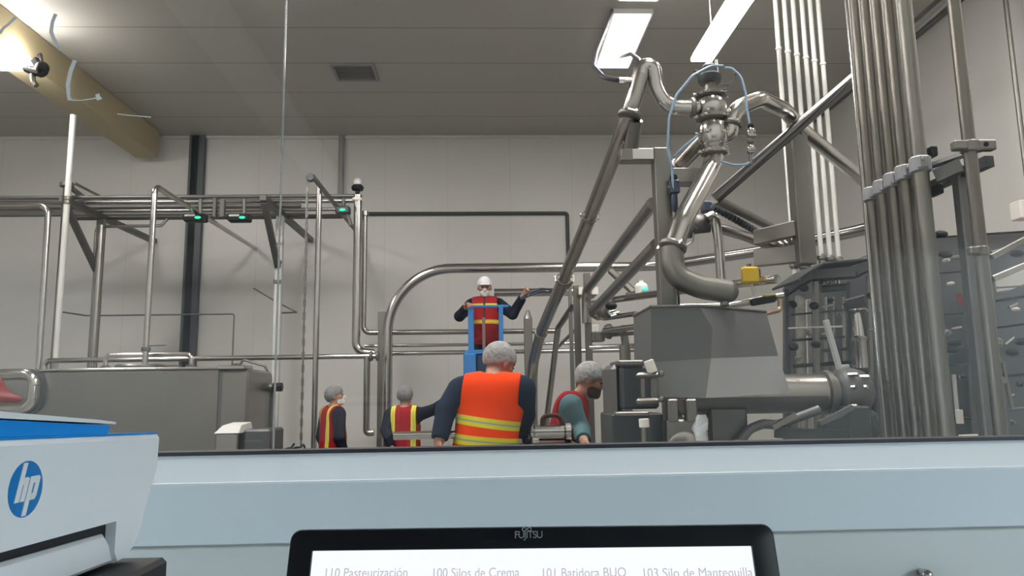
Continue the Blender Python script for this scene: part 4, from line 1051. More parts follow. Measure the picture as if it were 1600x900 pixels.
A1, B1, E1, C1 = A.lerp(A2, .4), B.lerp(B2, .4), pt(1113, 512, E.y), C.lerp(C2, .4); D1 = Dk.lerp(D2, .4)
m.rings([[A3, B3, E3, C3, D3], [A2, B2, E2, C2, D2], [A1, B1, E1, C1, D1], [A, B, E, C, Dk], [ins(p) for p in (A, B, E, C, Dk)], [ins(p)-Vector((0, 0, 0.25)) for p in (A, B, E, C, Dk)]])
m.build('hopper', HOPPER, t, sharp=20)
rim = MB(); loop = [A, B, E, C, Dk]
for i in range(5): rim.tube([loop[i], loop[(i+1) % 5]], 0.009, 8)
rim.build('hopper_rim', DSTEEL, t)
# screw tube
zt = pt(1200, 615, YH).z; rt = px(31, YH)
xl = pt(1078, 620, YH).x; xr = pt(1312, 610, YH).x
Ys_ = YH+0.20
MB().cyl((xl, Ys_, zt), (xr, Ys_, zt), rt, 32).build('screw_tube', STEEL, t)
m = MB(); sec = [(rt*1.05*math.cos(R(a)), rt*1.05*math.sin(R(a))) for a in range(190, 351, 10)]+[(rt*0.9*math.cos(R(a)), rt*0.9*math.sin(R(a))) for a in range(350, 189, -10)]
xg = xr-0.03
m.rings([[(x_, Ys_+y_, zt+z_) for y_, z_ in sec] for x_ in (xl+0.01, xg)]); m.build('tube_underside_shade', DSTEEL, t)  # dark half shell that paints the shaded underside of the screw tube
MB().lathe((xr-0.01, Ys_, zt), (1, 0, 0), [(0, rt*1.0), (.005, rt*1.16), (.04, rt*1.16), (.045, rt*0.9), (.07, rt*.9)], 28).build('end_flange', SATIN, t)
hx_ = xr+0.06
MB().lathe((hx_, Ys_, zt), (1, 0, 0), [(0, rt*0.85), (.03, rt*1.2), (.10, rt*1.32), (.17, rt*1.15), (.22, rt*.7), (.23, rt*.3)], 28).build('pump_head', DSTEEL, t)
MB().lathe((hx_+0.1, Ys_, zt-rt*0.6), (0.25, 0, -1), [(0, .10), (.06, .10), (.09, .125), (.12, .125), (.14, .1), (.45, .1)], 22).build('discharge', DGREY, t)
for dx, dz in ((0.05, 0.105), (0.12, 0.09), (0.03, 0.03), (0.1, 0.03), (0.03, -0.08)):
    c = Vector((hx_+dx, Ys_-rt*0.9, zt+dz)); MB().cyl(c, c+Vector((0.035, -0.045, 0)), 0.014, 8).build('head_bolt', SHINY, t)
for k, u in enumerate((1048, 1077)):
    c = pt(u, 637, YH-0.1); MB().bb((c.x-px(8, YH), YH-0.16, pt(u, 658, YH).z), (c.x+px(8, YH), YH-0.08, pt(u, 623, YH).z), 0.008).build('bearing_bolt', SATIN, t)
# drive unit
xd0 = pt(941, 620, YH+0.42).x; xd1 = pt(1030, 620, YH).x
MB().bb((xd0, YH+0.06, pt(960, 705, YH).z-0.25), (pt(975, 620, YH).x, YH+0.42, pt(960, 568, YH).z), 0.03).build('gear_case', DSTEEL, t)
MB().bb((pt(972, 620, YH).x, YH-0.0, pt(960, 640, YH).z), (xd1, YH+0.3, pt(990, 572, YH).z), 0.015).build('motor', DGREY, t)
MB().bb((pt(966, 560, YH).x, YH-0.01, pt(980, 571, YH).z), (pt(1005, 560, YH).x, YH+0.3, pt(980, 563, YH).z), 0.006).build('motor_cover', SATIN, t)
MB().bb((pt(955, 660, YH).x, YH-0.02, 0.45), (pt(1035, 660, YH).x, YH+0.4, pt(990, 646, YH).z), 0.01).build('base_frame', DGREY, t)
MB().bb((pt(960, 646, YH).x, YH-0.05, pt(990, 650, YH).z), (pt(1012, 646, YH).x, YH+0.05, pt(990, 643, YH).z), 0.006).build('base_rail', SATIN, t)
yk = YH-0.12
MB().cyl(pt(1013, 563, yk), pt(1020, 582, yk), px(8, yk), 16).build('clamp_handle', CREAM, t)
for v in (586, 626):
    m = MB(); m.beam(pt(994, v+1, yk), pt(1030, v, yk), 0.05, px(9, yk), bev=0.012).ball(pt(1033, v-2, yk), px(5, yk), 12); m.build('clamp_arm', SATIN, t)
for u, wd in ((1004, 7), (1021, 12)):
    MB().beam(pt(u, 590, yk+0.02), pt(u+1, 622, yk+0.02), px(wd, yk), 0.04, (0, 1, 0), 0.006).build('tie_rod', SATIN, t)
for v0, v1, wd, mt_ in ((654, 668, 16, CREAM), (668, 720, 9, SATIN)):
    MB().cyl(pt(1007, v1, yk), pt(1006, v0, yk), px(wd/2, yk), 14).build('drain_tube', mt_, t)
MB().bb((pt(1033, 660, YH).x, YH-0.14, 0.3), (pt(1083, 660, YH).x, YH+0.2, pt(1060, 654, YH).z), 0.01).build('pedestal', SATIN, t)
MB().lathe((pt(1058, 690, YH).x, YH-0.145, pt(1058, 700, YH).z), (0, -1, 0), [(0, .10), (.01, .10), (.02, .085), (.025, .02)], 24).build('pedestal_cover', STEEL, t)
MB().bb((pt(930, 690, YH).x, YH-0.25, 0), (pt(1340, 690, YH).x, YH+0.75, 0.3), 0.02).build('skid', DSTEEL, t)
MB().bb((pt(1120, 690, YH).x, YH+0.1, 0.3), (pt(1180, 690, YH).x, YH+0.2, zt-rt*0.7), 0.01).build('support_leg', DSTEEL, t)
MB().bb((pt(1330, 690, YH).x, YH-0.02, 0.3), (pt(1362, 690, YH).x, YH+0.25, zt-rt*0.7), 0.01).build('support_leg', DGREY, t)
MB().tube([pt(1152, 694, YH+0.05), pt(1172, 670, YH+0.05), pt(1192, 662, YH+.05), pt(1215, 664, YH+.05), pt(1280, 640, YH+.05)], 0.028, 12, 0.1).build('curved_chute', DSTEEL, t)
MB().beam(pt(1208, 668, YH-0.05), pt(1244, 648, YH-0.05), 0.02, 0.03).build('brace', SATIN, t)
MB().beam(pt(1280, 662, YH-0.05), pt(1332, 636, YH-0.05), 0.02, 0.03).build('brace', DSTEEL, t)
MB().beam(pt(1212, 676, YH), pt(1320, 680, YH), 0.05, 0.06).build('cross_bar', DGREY, t)
m = MB(); m.prism([pt(1276, 700, YH), pt(1290, 662, YH), pt(1345, 640, YH), pt(1345, 700, YH)], (0, 0.1, 0)); m.build('gusset', DGREY, t)
# crumpled film bag hanging under the tube
m = MB()
P0 = []
rg = []
for j in range(9):
    v = 648+(706-648)*j/8
    ring = []
    for k in range(16):
        a = 2*math.pi*k/16
        rr = 1+0.22*math.sin(3*a+j*1.7)+0.15*random.uniform(-1, 1)
        c = pt(1094, v, YH-0.14); w_ = px(9+3*math.sin(j*0.5), YH)
        ring.append(c+Vector((math.cos(a)*w_*rr, math.sin(a)*0.035*rr, 0)))
    rg.append(ring)
m.rings(rg)
tag(m.build('film_bag', BAG, sharp=60), 'crumpled clear film bag hanging under the screw tube', 'bag')
c = pt(1094, 642, YH-0.14)
# ------------------------------------------------------------------ filling machine on the right
YM = 5.45
t = thing('filling_machine', 'dark grey filling machine behind the thick vertical pipes', 'machine', (pt(1420, 690, YM).x, YM+0.4, 0))
def M_(u, v, Y=YM): return pt(u, v, Y)
def panel(name, poly, Y, th, mt):
    m = MB(); m.prism([pt(u, v, Y) for u, v in poly], (0, th, 0)); return m.build(name, mt, t)
panel('back_panel', [(1226, 450), (1262, 430), (1360, 420), (1480, 380), (1610, 372), (1640, 730), (1226, 730)], YM+0.75, 0.04, MPANEL)
panel('front_panel', [(1370, 700), (1366, 440), (1462, 420), (1462, 372), (1604, 362), (1640, 700)], YM+0.35, 0.03, MPANEL)
# sloping roof edge
RF = [(1226, 446), (1264, 420), (1330, 414), (1372, 394)]
m = MB()
for a, b in zip(RF, RF[1:]): m.beam(M_(*a), M_(*b), 0.5, px(4, YM), bev=0.004)
m.build('roof_edge', DGREY, t)
RF2 = [(1228, 458), (1268, 434), (1336, 430), (1374, 412)]
m = MB()
for a, b in zip(RF2, RF2[1:]): m.beam(M_(a[0], a[1]-5, YM+0.03), M_(b[0], b[1]-5, YM+.03), 0.03, px(19, YM), bev=0.003)
m.build('roof_fascia', mat('fascia_grey', (0.20, 0.20, 0.21), 0.45, 0.6), t)
m = MB()
for a, b in zip(RF2, RF2[1:]): m.beam(M_(a[0], a[1]+4, YM-0.02), M_(b[0], b[1]+4, YM-.02), 0.06, px(3, YM))
m.build('roof_trim', BLACK, t)
def bar_(name, u0, v0, u1, v1, wpx_, Y, mt, rnd=False):
    a, b = pt(u0, v0, Y), pt(u1, v1, Y)
    m = MB()
    if rnd: m.cyl(a, b, px(wpx_, Y)/2, 14)
    else: m.beam(a, b, px(wpx_, Y), px(wpx_, Y), (0, 1, 0), 0.004)
    return m.build(name, mt, t)
bar_('frame_post', 1228, 452, 1236, 720, 6, YM, DGREY)
bar_('frame_post', 1274, 440, 1278, 720, 8, YM, SATIN)
bar_('inner_post', 1250, 462, 1256, 720, 12, YM+0.3, STEEL)
bar_('inner_post', 1263, 468, 1268, 720, 7, YM+0.35, PALE)
bar_('inner_tube', 1290, 464, 1293, 720, 7, YM+0.1, STEEL, True)
bar_('inner_tube', 1302, 464, 1306, 720, 5, YM+0.12, STEEL, True)
bar_('inner_tube', 1318, 464, 1322, 720, 6, YM+0.15, STEEL, True)
bar_('cross_rod', 1232, 513, 1316, 510, 3, YM-0.02, CREAM, True)
bar_('swing_arm', 1290, 500, 1312, 578, 8, YM-0.6, PALE)
bar_('arm_foot', 1306, 574, 1326, 572, 6, YM-0.6, PALE)
m = MB()
m.lathe(pt(1346, 575, YM-0.1), (0, 0, 1), [(0, px(11, YM)), (px(40, YM), px(11, YM)), (px(46, YM), px(14, YM)), (px(50, YM), px(9, YM)), (px(76, YM), px(7, YM)), (px(86, YM), px(5, YM)), (px(90, YM), px(12, YM)), (px(92, YM), px(12, YM))], 20)
m.build('dosing_cylinder', SHINY, t)
bar_('cover_plate', 1322, 480, 1348, 470, 14, YM+0.05, DGREY)
m = MB()
for k in range(5):
    a = pt(1284+k*6, 446-2*(k % 2), YM+0.2); m.cyl(a, a+Vector((0.0, 0, 0.05)), 0.03-0.003*(k % 3), 10)
m.build('fittings', SHINY, t)
bar_('drive_shaft', 1282, 452, 1325, 448, 12, YM+0.1, DGREY, True)
for u, v in ((1238, 476), (1272, 478), (1240, 542), (1275, 538), (1256, 450), (1362, 462), (1344, 540)):
    c = pt(u, v, YM-0.03); MB().ball(c, 0.033, 12, (1.2, 0.6, 0.9)).build('knob', BLACK, t)
for u, v, u2, v2 in ((1246, 484, 1258, 481), (1284, 480, 1302, 476), (1316, 470, 1350, 461), (1358, 516, 1374, 511), (1284, 522, 1302, 520), (1336, 488, 1352, 485)):
    MB().cyl(pt(u, v, YM-0.03), pt(u2, v2, YM-0.03), 0.008, 8).build('handle_rod', SHINY, t)
# right half: panels, knobs and rails
YN = 4.9
panel('door_panel', [(1452, 384), (1500, 380), (1520, 700), (1466, 700)], YN+0.55, 0.02, MPANEL)
panel('side_panel', [(1540, 470), (1610, 440), (1640, 706), (1556, 706)], YN+0.3, 0.02, mat('slate_panel', (0.13, 0.14, 0.15), 0.45, 0.6))
panel('blue_grey_door', [(1540, 604), (1572, 600), (1582, 700), (1546, 700)], YN+0.1, 0.02, BLUEGREY)
bar_('top_edge', 1462, 371, 1612, 361, 3, YN+0.6, BLACK)
bar_('guard_rail', 1548, 402, 1612, 368, 9, YN+0.1, SATIN)
bar_('guard_rail', 1550, 436, 1612, 410, 10, YN+0.05, STEEL)
bar_('guard_rail', 1552, 450, 1612, 446, 3, YN+0.1, SATIN)
for u, v in ((1478, 397), (1492, 536), (1488, 546), (1582, 550), (1596, 534), (1589, 396), (1470, 366)):
    c = pt(u, v, YN+0.25); MB().ball(c, 0.04, 12, (1.4, 0.6, 0.7)).build('knob', BLACK, t)
for u0, v0, u1, v1 in ((1486, 514, 1502, 511), (1570, 538, 1584, 527), (1548, 394, 1570, 388), (1576, 480, 1590, 474), (1572, 620, 1584, 616)):
    MB().cyl(pt(u0, v0, YN+0.2), pt(u1, v1, YN+0.2), 0.01, 8).build('handle_rod', SHINY, t)
for u, v, r_ in ((1475, 408, 8), (1482, 444, 7), (1583, 484, 8)):
    MB().lathe(pt(u, v, YN+0.3), (0, -1, 0), [(0, px(r_*.45, 5)), (.04, px(r_*.45, 5)), (.06, px(r_*.25, 5))], 14).build('cap', CREAM, t)
bar_('red_tag', 1498, 458, 1500, 476, 6, YN+0.3, REDP)
bar_('sight_tube', 1490, 585, 1496, 648, 6, YN+0.3, PALE, True)
bar_('valve_stub', 1498, 640, 1500, 662, 11, YN+0.2, CREAM, True)
bar_('white_lever', 1500, 684, 1530, 683, 9, YN-0.2, CREAM)
m = MB()
for v, r_ in ((535, 14), (552, 7), (562, 9), (580, 8), (595, 12)):
    m.lathe(pt(1552+(v-535)*0.12, v+8, YN), (0, 0, 1), [(0, px(r_*.7, 5)), (px(4, 5), px(r_, 5)), (px(11, 5), px(r_, 5)), (px(15, 5), px(r_*.7, 5))], 14)
m.build('air_filter', SATIN, t)
bar_('filter_tube', 1566, 565, 1582, 640, 6, YN, SATIN, True)
panel('wall_glimpse_panel', [(1556, 430), (1610, 416), (1612, 446), (1560, 456)], YN+0.5, 0.02, PALE)  # pale sheet added in place of the wall seen past the rails

# seams, rails and small fittings of the machine front
for u0, v0, u1, v1, wv, mt_ in ((1456, 428, 1502, 424, 3, BLACK), (1460, 492, 1506, 489, 3, BLACK), (1463, 572, 1512, 569, 4, BLACK), (1468, 655, 1518, 652, 3, BLACK), (1456, 405, 1500, 401, 5, SATIN),
        (1556, 470, 1610, 462, 4, BLACK), (1558, 512, 1610, 505, 3, BLACK), (1562, 588, 1612, 584, 4, BLACK), (1566, 640, 1612, 636, 3, SATIN), (1450, 390, 1456, 690, 5, DGREY), (1530, 400, 1540, 690, 5, DGREY),
        (1236, 492, 1322, 484, 3, DGREY), (1238, 532, 1320, 526, 4, DGREY), (1284, 548, 1326, 545, 5, DGREY), (1326, 440, 1330, 600, 5, DGREY), (1356, 430, 1362, 600, 6, SATIN), (1240, 572, 1330, 566, 6, BLACK)):
    bar_('machine_seam' if mt_ is BLACK else 'machine_bar', u0, v0, u1, v1, wv, (YN+0.3 if u0 > 1400 else YM+0.05), mt_)
for u, v in ((1296, 470), (1310, 492), (1336, 500), (1350, 486), (1262, 520), (1246, 560), (1478, 520), (1500, 590), (1592, 600), (1578, 660), (1484, 676), (1590, 690)):
    c = pt(u, v, YN+0.25 if u > 1400 else YM)
    MB().lathe(c, (0, -1, 0), [(0, .022), (.02, .022), (.025, .014), (.05, .012)], 10).build('small_fitting', SATIN if u % 4 else DGREY, t)
# ------------------------------------------------------------------ thick vertical pipes and their clamp rail
XBU = []
for k, (u, Yk) in enumerate(((1358, 4.60), (1375, 4.44), (1393, 4.285), (1413, 4.13), (1437, 3.97))):
    p = pt(u, 250, Yk)
    nm = ['farthest', 'second farthest', 'middle', 'second nearest', 'nearest'][k]
    o = tag(MB().tube([(p.x, Yk, 0), (p.x, Yk, ZC-0.001)], 0.042, 22).build('riser', RISER if k < 4 else SATIN), '%s of the five thick vertical pipes in the right bundle' % nm, 'pipe', 'thick vertical pipe bundle')
    zc_ = 1.5+1.19
    zc_ = pt(1430, 258, 3.97).z
    XBU.append((p.x, Yk, zc_))
    m = MB().cyl((p.x, Yk, zc_-0.045), (p.x, Yk, zc_+0.045), 0.058, 18)
    m.box((p.x-0.02, Yk-0.06, zc_), (0.06, 0.03, 0.075), None, 0.008)
    m.build('pipe_clamp', mat('grey_clamp', (0.34, 0.34, 0.36), 0.55, 0.3), o)
    MB().cyl((p.x-0.03, Yk-0.085, zc_+0.01), (p.x-0.03, Yk-0.07, zc_+0.01), 0.012, 8).build('clamp_bolt', SHINY, o)
zc_ = XBU[0][2]
p6 = pt(1518, 260, 3.66)
o = tag(MB().tube([(p6.x, 3.66, 0), (p6.x, 3.66, ZC-0.001)], 0.033, 20).build('riser', RISER), 'single vertical pipe standing right of the thick bundle', 'pipe')
MB().cyl((p6.x, 3.66, zc_-0.03), (p6.x, 3.66, zc_+0.03), 0.047, 18).box((p6.x+0.07, 3.64, zc_+0.0), (0.10, 0.05, 0.055), None, 0.006).box((p6.x-0.07, 3.64, zc_-0.0), (0.07, 0.05, 0.05), None, 0.006).build('pipe_clamp', SATIN, o)
MB().cyl((p6.x+0.06, 3.61, zc_), (p6.x+0.06, 3.63, zc_), 0.014, 10).build('clamp_bolt', BLACK, o)
z2_ = pt(1520, 393, 3.66).z
MB().cyl((p6.x, 3.66, z2_-0.025), (p6.x, 3.66, z2_+0.025), 0.038, 18).box((p6.x-0.055, 3.64, z2_), (0.05, 0.04, 0.04), None, 0.006).build('lower_clamp', RISER, o)
p7 = pt(1503, 300, 3.92)
t = thing('clamp_post', 'dull square post with the clamp rail beside the single pipe', 'post', (p7.x, 3.92, 0))
MB().beam((p7.x, 3.92, 0), (p7.x, 3.92, zc_-0.02), 0.07, 0.07, (0, 1, 0), 0.008).build('post', DSTEEL, t)
a = Vector((p7.x+0.02, 3.70, zc_-0.01)); b = Vector((XBU[0][0]+0.09, 4.7, zc_-0.03))
MB().beam(a+Vector((0, 0, -0.055)), b+Vector((0, 0, -0.055)), 0.05, 0.06).build('clamp_rail', DGREY, t)
MB().beam(a+Vector((-0.01, 0.05, 0.03)), Vector((XBU[4][0]+0.07, 4.0, zc_+0.0)), 0.06, 0.02).build('rail_flange', mat('grey_clamp', (0.3, 0.3, 0.3)), t)
MB().beam(pt(1462, 276, 3.95), pt(1502, 258, 3.85), 0.04, px(22, 3.9)).build('wedge_plate', DSTEEL, t)
for u, v in ((1456, 238), (1465, 296)):
    c = pt(u, v, 3.98); MB().bb((c.x-0.02, 3.95, c.z-0.03), (c.x+0.02, 4.05, c.z+0.03), 0.006).build('rail_end', BLACK, t)
# wall box at the far right
c = pt(1606, 326, 6.6)
tag(MB().bb((c.x-0.07, XR and 6.6, c.z-0.09), (c.x+0.2, 6.75, c.z+0.09), 0.01).build('terminal_box', CREAM), 'cream coloured small box at the right edge above the machine', 'box')
vpipe('conduit', 'thin conduit carrying the cream box at the right edge', 1612, 340, 6.78, 0, 0.0, 8, SATIN, cat='conduit', ztop=ZC-0.002)
# ================================================================== PEOPLE
# a figure is one closed surface grown from tapered limbs that melt into each other, meshed with surface nets
def V3(*a): return np.array(a, dtype=np.float64)
def sd_cone(P, a, b, ra, rb):
    ba = b-a; l2 = float(ba@ba)+1e-12
    h = np.clip(((P-a)@ba)/l2, 0, 1)
    return np.linalg.norm(P-a-h[..., None]*ba, axis=-1)-(ra+(rb-ra)*h)
def sd_ell(P, c, r, M):
    q = (P-c)@M            # M columns: local axes
    k0 = np.linalg.norm(q/r, axis=-1); k1 = np.linalg.norm(q/(r*r), axis=-1)+1e-9
    return k0*(k0-1)/k1
def field(prims, h, grow=0.0, lo=None, hi=None):
    pad = 0.03+grow
    if lo is None:
        L = []; H = []
        for p in prims:
            if p[0] == 'c':
                r = max(p[3], p[4]); L += [np.minimum(p[1], p[2])-r]; H += [np.maximum(p[1], p[2])+r]
            else:
                r = max(p[2]); L += [p[1]-r]; H += [p[1]+r]
        lo = np.min(L, 0)-pad; hi = np.max(H, 0)+pad
    n = np.ceil((hi-lo)/h).astype(int)+1
    F_ = np.full(n, 0.2)
    ax = [lo[i]+h*np.arange(n[i]) for i in range(3)]
    for p in prims:
        k = p[-1]
        if p[0] == 'c': r = max(p[3], p[4])+grow+k+3*h; a = np.minimum(p[1], p[2])-r; b = np.maximum(p[1], p[2])+r
        else: r = max(p[2])+grow+k+3*h; a = p[1]-r; b = p[1]+r
        i0 = np.clip(np.floor((a-lo)/h).astype(int), 0, n); i1 = np.clip(np.ceil((b-lo)/h).astype(int)+1, 0, n)
        if np.any(i1 <= i0): continue
        sl_ = tuple(slice(i0[i], i1[i]) for i in range(3))
        G = np.stack(np.meshgrid(*[ax[i][sl_[i]] for i in range(3)], indexing='ij'), -1)
        d = (sd_cone(G, *p[1:5]) if p[0] == 'c' else sd_ell(G, p[1], p[2], p[3]))-grow
        f0 = F_[sl_]
        hh = np.maximum(k-np.abs(f0-d), 0)/max(k, 1e-6)
        F_[sl_] = np.minimum(f0, d)-hh*hh*k*0.25
    return F_, lo, ax
def nets(F_, lo, h):
    ins_ = F_ < 0
    n = np.array(F_.shape)
    def S(A, d): return A[d[0]:n[0]-1+d[0], d[1]:n[1]-1+d[1], d[2]:n[2]-1+d[2]]
    corners = [(i, j, k) for i in (0, 1) for j in (0, 1) for k in (0, 1)]
    cnt = sum(S(ins_, c).astype(int) for c in corners)
    act = (cnt > 0) & (cnt < 8)
    idx = np.argwhere(act)
    acc = np.zeros((len(idx), 3)); num = np.zeros(len(idx))
    for a in corners:
        for ax_ in range(3):
            if a[ax_]: continue
            b = list(a); b[ax_] = 1
            fa = F_[idx[:, 0]+a[0], idx[:, 1]+a[1], idx[:, 2]+a[2]]; fb = F_[idx[:, 0]+b[0], idx[:, 1]+b[1], idx[:, 2]+b[2]]
            m_ = (fa < 0) != (fb < 0)
            t_ = np.where(m_, fa/(fa-fb+1e-12), 0)
            p_ = np.tile(np.array(a, float), (len(idx), 1)); p_[:, ax_] += t_
            acc[m_] += p_[m_]; num[m_] += 1
    verts = lo+h*(idx+acc/num[:, None])
    vid = np.full(act.shape, -1); vid[tuple(idx.T)] = np.arange(len(idx))
    faces = []
    for ax_ in range(3):
        u_, w_ = [(1, 2), (2, 0), (0, 1)][ax_]
        s0 = [slice(1, n[i]-1) for i in range(3)]; s1 = list(s0)
        s0[ax_] = slice(0, n[ax_]-1); s1[ax_] = slice(1, n[ax_])
        A = ins_[tuple(s0)]; B = ins_[tuple(s1)]
        E_ = np.argwhere(A != B)
        if not len(E_): continue
        base = E_.copy()
        for i in range(3):
            if i != ax_: base[:, i] += 1
        def cell(du, dw):
            c = base.copy(); c[:, u_] += du; c[:, w_] += dw
            return vid[c[:, 0], c[:, 1], c[:, 2]]
        q = np.stack([cell(-1, -1), cell(0, -1), cell(0, 0), cell(-1, 0)], 1)
        fl = ~A[tuple(E_.T)]
        q[fl] = q[fl][:, ::-1]
        faces.append(q)
    f_ = np.concatenate(faces) if faces else np.zeros((0, 4), int)
    return verts, f_[(f_ >= 0).all(1)]
def sdf_obj(name, prims, h, material, parent, grow=0.0, cut=None):
    F_, lo, ax = field(prims, h, grow)
    if cut is not None:
        X, Y, Z = np.meshgrid(*ax, indexing='ij')
        F_ = np.maximum(F_, cut(X, Y, Z))
    v, f_ = nets(F_, lo, h)
    me = bpy.data.meshes.new(name)
    me.from_pydata(v.tolist(), [], f_.tolist()); me.update()
    for p in me.polygons: p.use_smooth = True
    me.materials.append(material)
    o = bpy.data.objects.new(name, me); COL.objects.link(o); o.parent = parent
    return o
I3 = np.eye(3)
def unit(a): return a/np.linalg.norm(a)
def hand(w_, d, nrm, side, curl, S):
    """wrist, pointing direction, palm normal, side of the thumb (+1/-1), finger curl in degrees"""
    d = unit(d); nrm = unit(nrm-d*(nrm@d)); l = np.cross(d, nrm)*side
    P = []
    for off in (-0.027, -0.009, 0.009, 0.027):
        P.append(('c', w_+l*off*0.5*S, w_+(d*0.088+l*off)*S, 0.017*S, 0.0125*S, 0.012))
    for off, L in zip((0.029, 0.010, -0.009, -0.027), (0.92, 1.0, 0.95, 0.76)):
        p = w_+(d*0.092+l*off)*S
        for k_, (sl_, r0, r1) in enumerate(((0.042, .0105, .0098), (0.028, .0098, .009), (0.022, .009, .0078))):
            a = R(curl*(0.55+0.65*k_)); e = unit(d*math.cos(a)+nrm*math.sin(a))
            q = p+e*sl_*L*S
            P.append(('c', p, q, r0*S, r1*S, 0.004)); p = q
    p = w_+(d*0.025+l*0.026)*S
    e1 = unit(d*0.75+l*0.65+nrm*0.25); q = p+e1*0.045*S; e2 = unit(d*0.9+l*0.1+nrm*0.4*(1+curl/60)); r_ = q+e2*0.045*S
    P += [('c', p, q, .0145*S, .012*S, .01), ('c', q, r_, .0118*S, .009*S, .004)]
    return P

def person(label, loc, heading, S=1.0, lean=(0, 0), head=(0, 0), armL=None, armR=None, sleeve=NAVY, vest=None, net=NET, mask=True, cap=None, h=0.0095, hat=None, extra=None, skin=SKIN, knees=0.0, handcurl=(35, 35), trousers=NAVY, wide=1.0, palms=(None, None), scarf=None, beard=False, headoff=(0, 0, 0)):
    """local frame: x to the figure's right, y forward, z up; heading turns y in the plan.
    lean = forward / sideways shift of the shoulders; arms = (elbow, wrist) as world points"""
    t = bpy.data.objects.new('person', None); COL.objects.link(t)
    t.location = loc; t.rotation_euler = (0, 0, heading); ORG[t.name] = Vector(loc)
    tag(t, label, 'person')
    Mi = Matrix.Rotation(-heading, 3, 'Z')
    def loc_(p): return np.array(Mi @ (Vector(p)-Vector(loc)))
    fy, sx = lean
    def L(x, y, z):  # upper body point with the lean
        k = max(0, (z-0.95)/0.5)
        return V3(x*S+sx*k, y*S+fy*k, z*S-0.12*abs(fy)*k)
    pel, bel, che, nb = L(0, 0, .97), L(0, .01, 1.10), L(0, .0, 1.27), L(0, -.01, 1.44)
    hc = L(0, .03, 1.60)+V3(*headoff)
    hips = [V3(s*.092*S, 0, .92*S) for s in (-1, 1)]
    kne = [V3(s*.105*S, .03*S+knees, .50*S) for s in (-1, 1)]
    ank = [V3(s*.11*S, -.02*S, .09*S) for s in (-1, 1)]
    sho = [L(s*.178*wide, -.005, 1.385) for s in (-1, 1)]
    arms = []
    for s, a in ((-1, armL), (1, armR)):
        if a is None:
            arms.append((L(s*.235*wide, -.03, 1.11), L(s*.245*wide, .06, .865)))
        else: arms.append((loc_(a[0]), loc_(a[1])))
    W_ = wide
    torso = [('e', pel, V3(.158*W_, .112, .13)*S, I3, .06), ('c', pel, bel, .12*S*W_, .118*S*W_, .05), ('e', bel, V3(.148*W_, .112, .16)*S, I3, .06),
             ('e', che, V3(.165*W_, .112, .19)*S, I3, .06), ('c', sho[0]*.8+nb*.2, sho[1]*.8+nb*.2, .066*S, .066*S, .07)]
    armp = []; sleeves = []
    for i in (0, 1):
        e, w_ = arms[i]
        sl_ = [('c', sho[i], e, .064*S, .047*S, .03), ('c', e, w_, .047*S, .033*S, .015)]
        sleeves.append(sl_); armp += sl_
    legs = []
    for i in (0, 1):
        legs += [('c', hips[i], kne[i], .088*S, .058*S, .04), ('c', kne[i], ank[i], .056*S, .038*S, .02)]
    feet = [('c', ank[i]-V3(0, .02, .04)*S, ank[i]+V3(0, .14, -.055)*S, .042*S, .034*S, .02) for i in (0, 1)]
    Hy, Hp = head
    cy, sy = math.cos(Hy), math.sin(Hy); cp, sp_ = math.cos(Hp), math.sin(Hp)
    HM = np.array([[cy, -sy, 0], [sy, cy, 0], [0, 0, 1]]) @ np.array([[1, 0, 0], [0, cp, -sp_], [0, sp_, cp]])
    def Hh(x, y, z): return hc+HM@(V3(x, y, z)*S)
    skull = [('e', Hh(0, -.008, .02), V3(.076, .097, .098)*S, HM, .02)]
    jaw = [('e', Hh(0, .03, -.055), V3(.056, .064, .062)*S, HM, .03), ('c', Hh(0, .078, -.088), Hh(0, .07, -.09), .021*S, .02*S, .02)]
    face = [('c', Hh(0, .088, .018), Hh(0, .108, -.022), .009*S, .0145*S, .012), ('e', Hh(0, .085, -.056), V3(.024, .012, .011)*S, HM, .008),
            ('e', Hh(0, .078, .036), V3(.05, .018, .012)*S, HM, .015), ('e', Hh(-.042, .062, -.015), V3(.022, .022, .018)*S, HM, .015), ('e', Hh(.042, .062, -.015), V3(.022, .022, .018)*S, HM, .015),
            ('e', Hh(-.078, -.008, -.008), V3(.012, .022, .032)*S, HM, .008), ('e', Hh(.078, -.008, -.008), V3(.012, .022, .032)*S, HM, .008)]
    neck = [('c', nb-V3(0, 0, .03)*S, Hh(0, -.015, -.06), .060*S, .054*S, .03)]
    hands = []
    for i in (0, 1):
        e, w_ = arms[i]; d = unit(w_-e)
        nrm = palms[i] if palms[i] is not None else V3(-(1, -1)[i]*-1.0, 0.2, 0.0)
        if palms[i] is not None: nrm = np.array(Mi @ Vector(palms[i]))
        s_ = 1 if i == 0 else -1
        hands += hand(w_, d, nrm, s_ if np.cross(d, unit(nrm-d*(nrm@d)))@V3(0, 1, 0.3)*s_ > -9 else s_, handcurl[i], S)
    allp = torso+neck+skull+jaw+face+armp+legs+feet+hands
    body = sdf_obj('body', allp, h*0.9, skin, t)
    hz = (che[2])
    nbz = nb[2]
    # cloth: jacket to the wrists, open at the neck
    def cutj(X, Y, Z):
        c = Z-(nbz+.025*S)
        c = np.maximum(c, (pel[2]-.10*S)-Z)
        return c
    def slv_cut(X, Y, Z):
        P = np.stack([X, Y, Z], -1); c = cutj(X, Y, Z)*0-1
        for i in (0, 1):
            e, w_ = arms[i]; d = unit(w_-e)
            near = np.linalg.norm(P-w_, axis=-1) < .25*S
            c = np.where(near, np.maximum(c, (P-w_)@d+0.012*S), c)
        return c
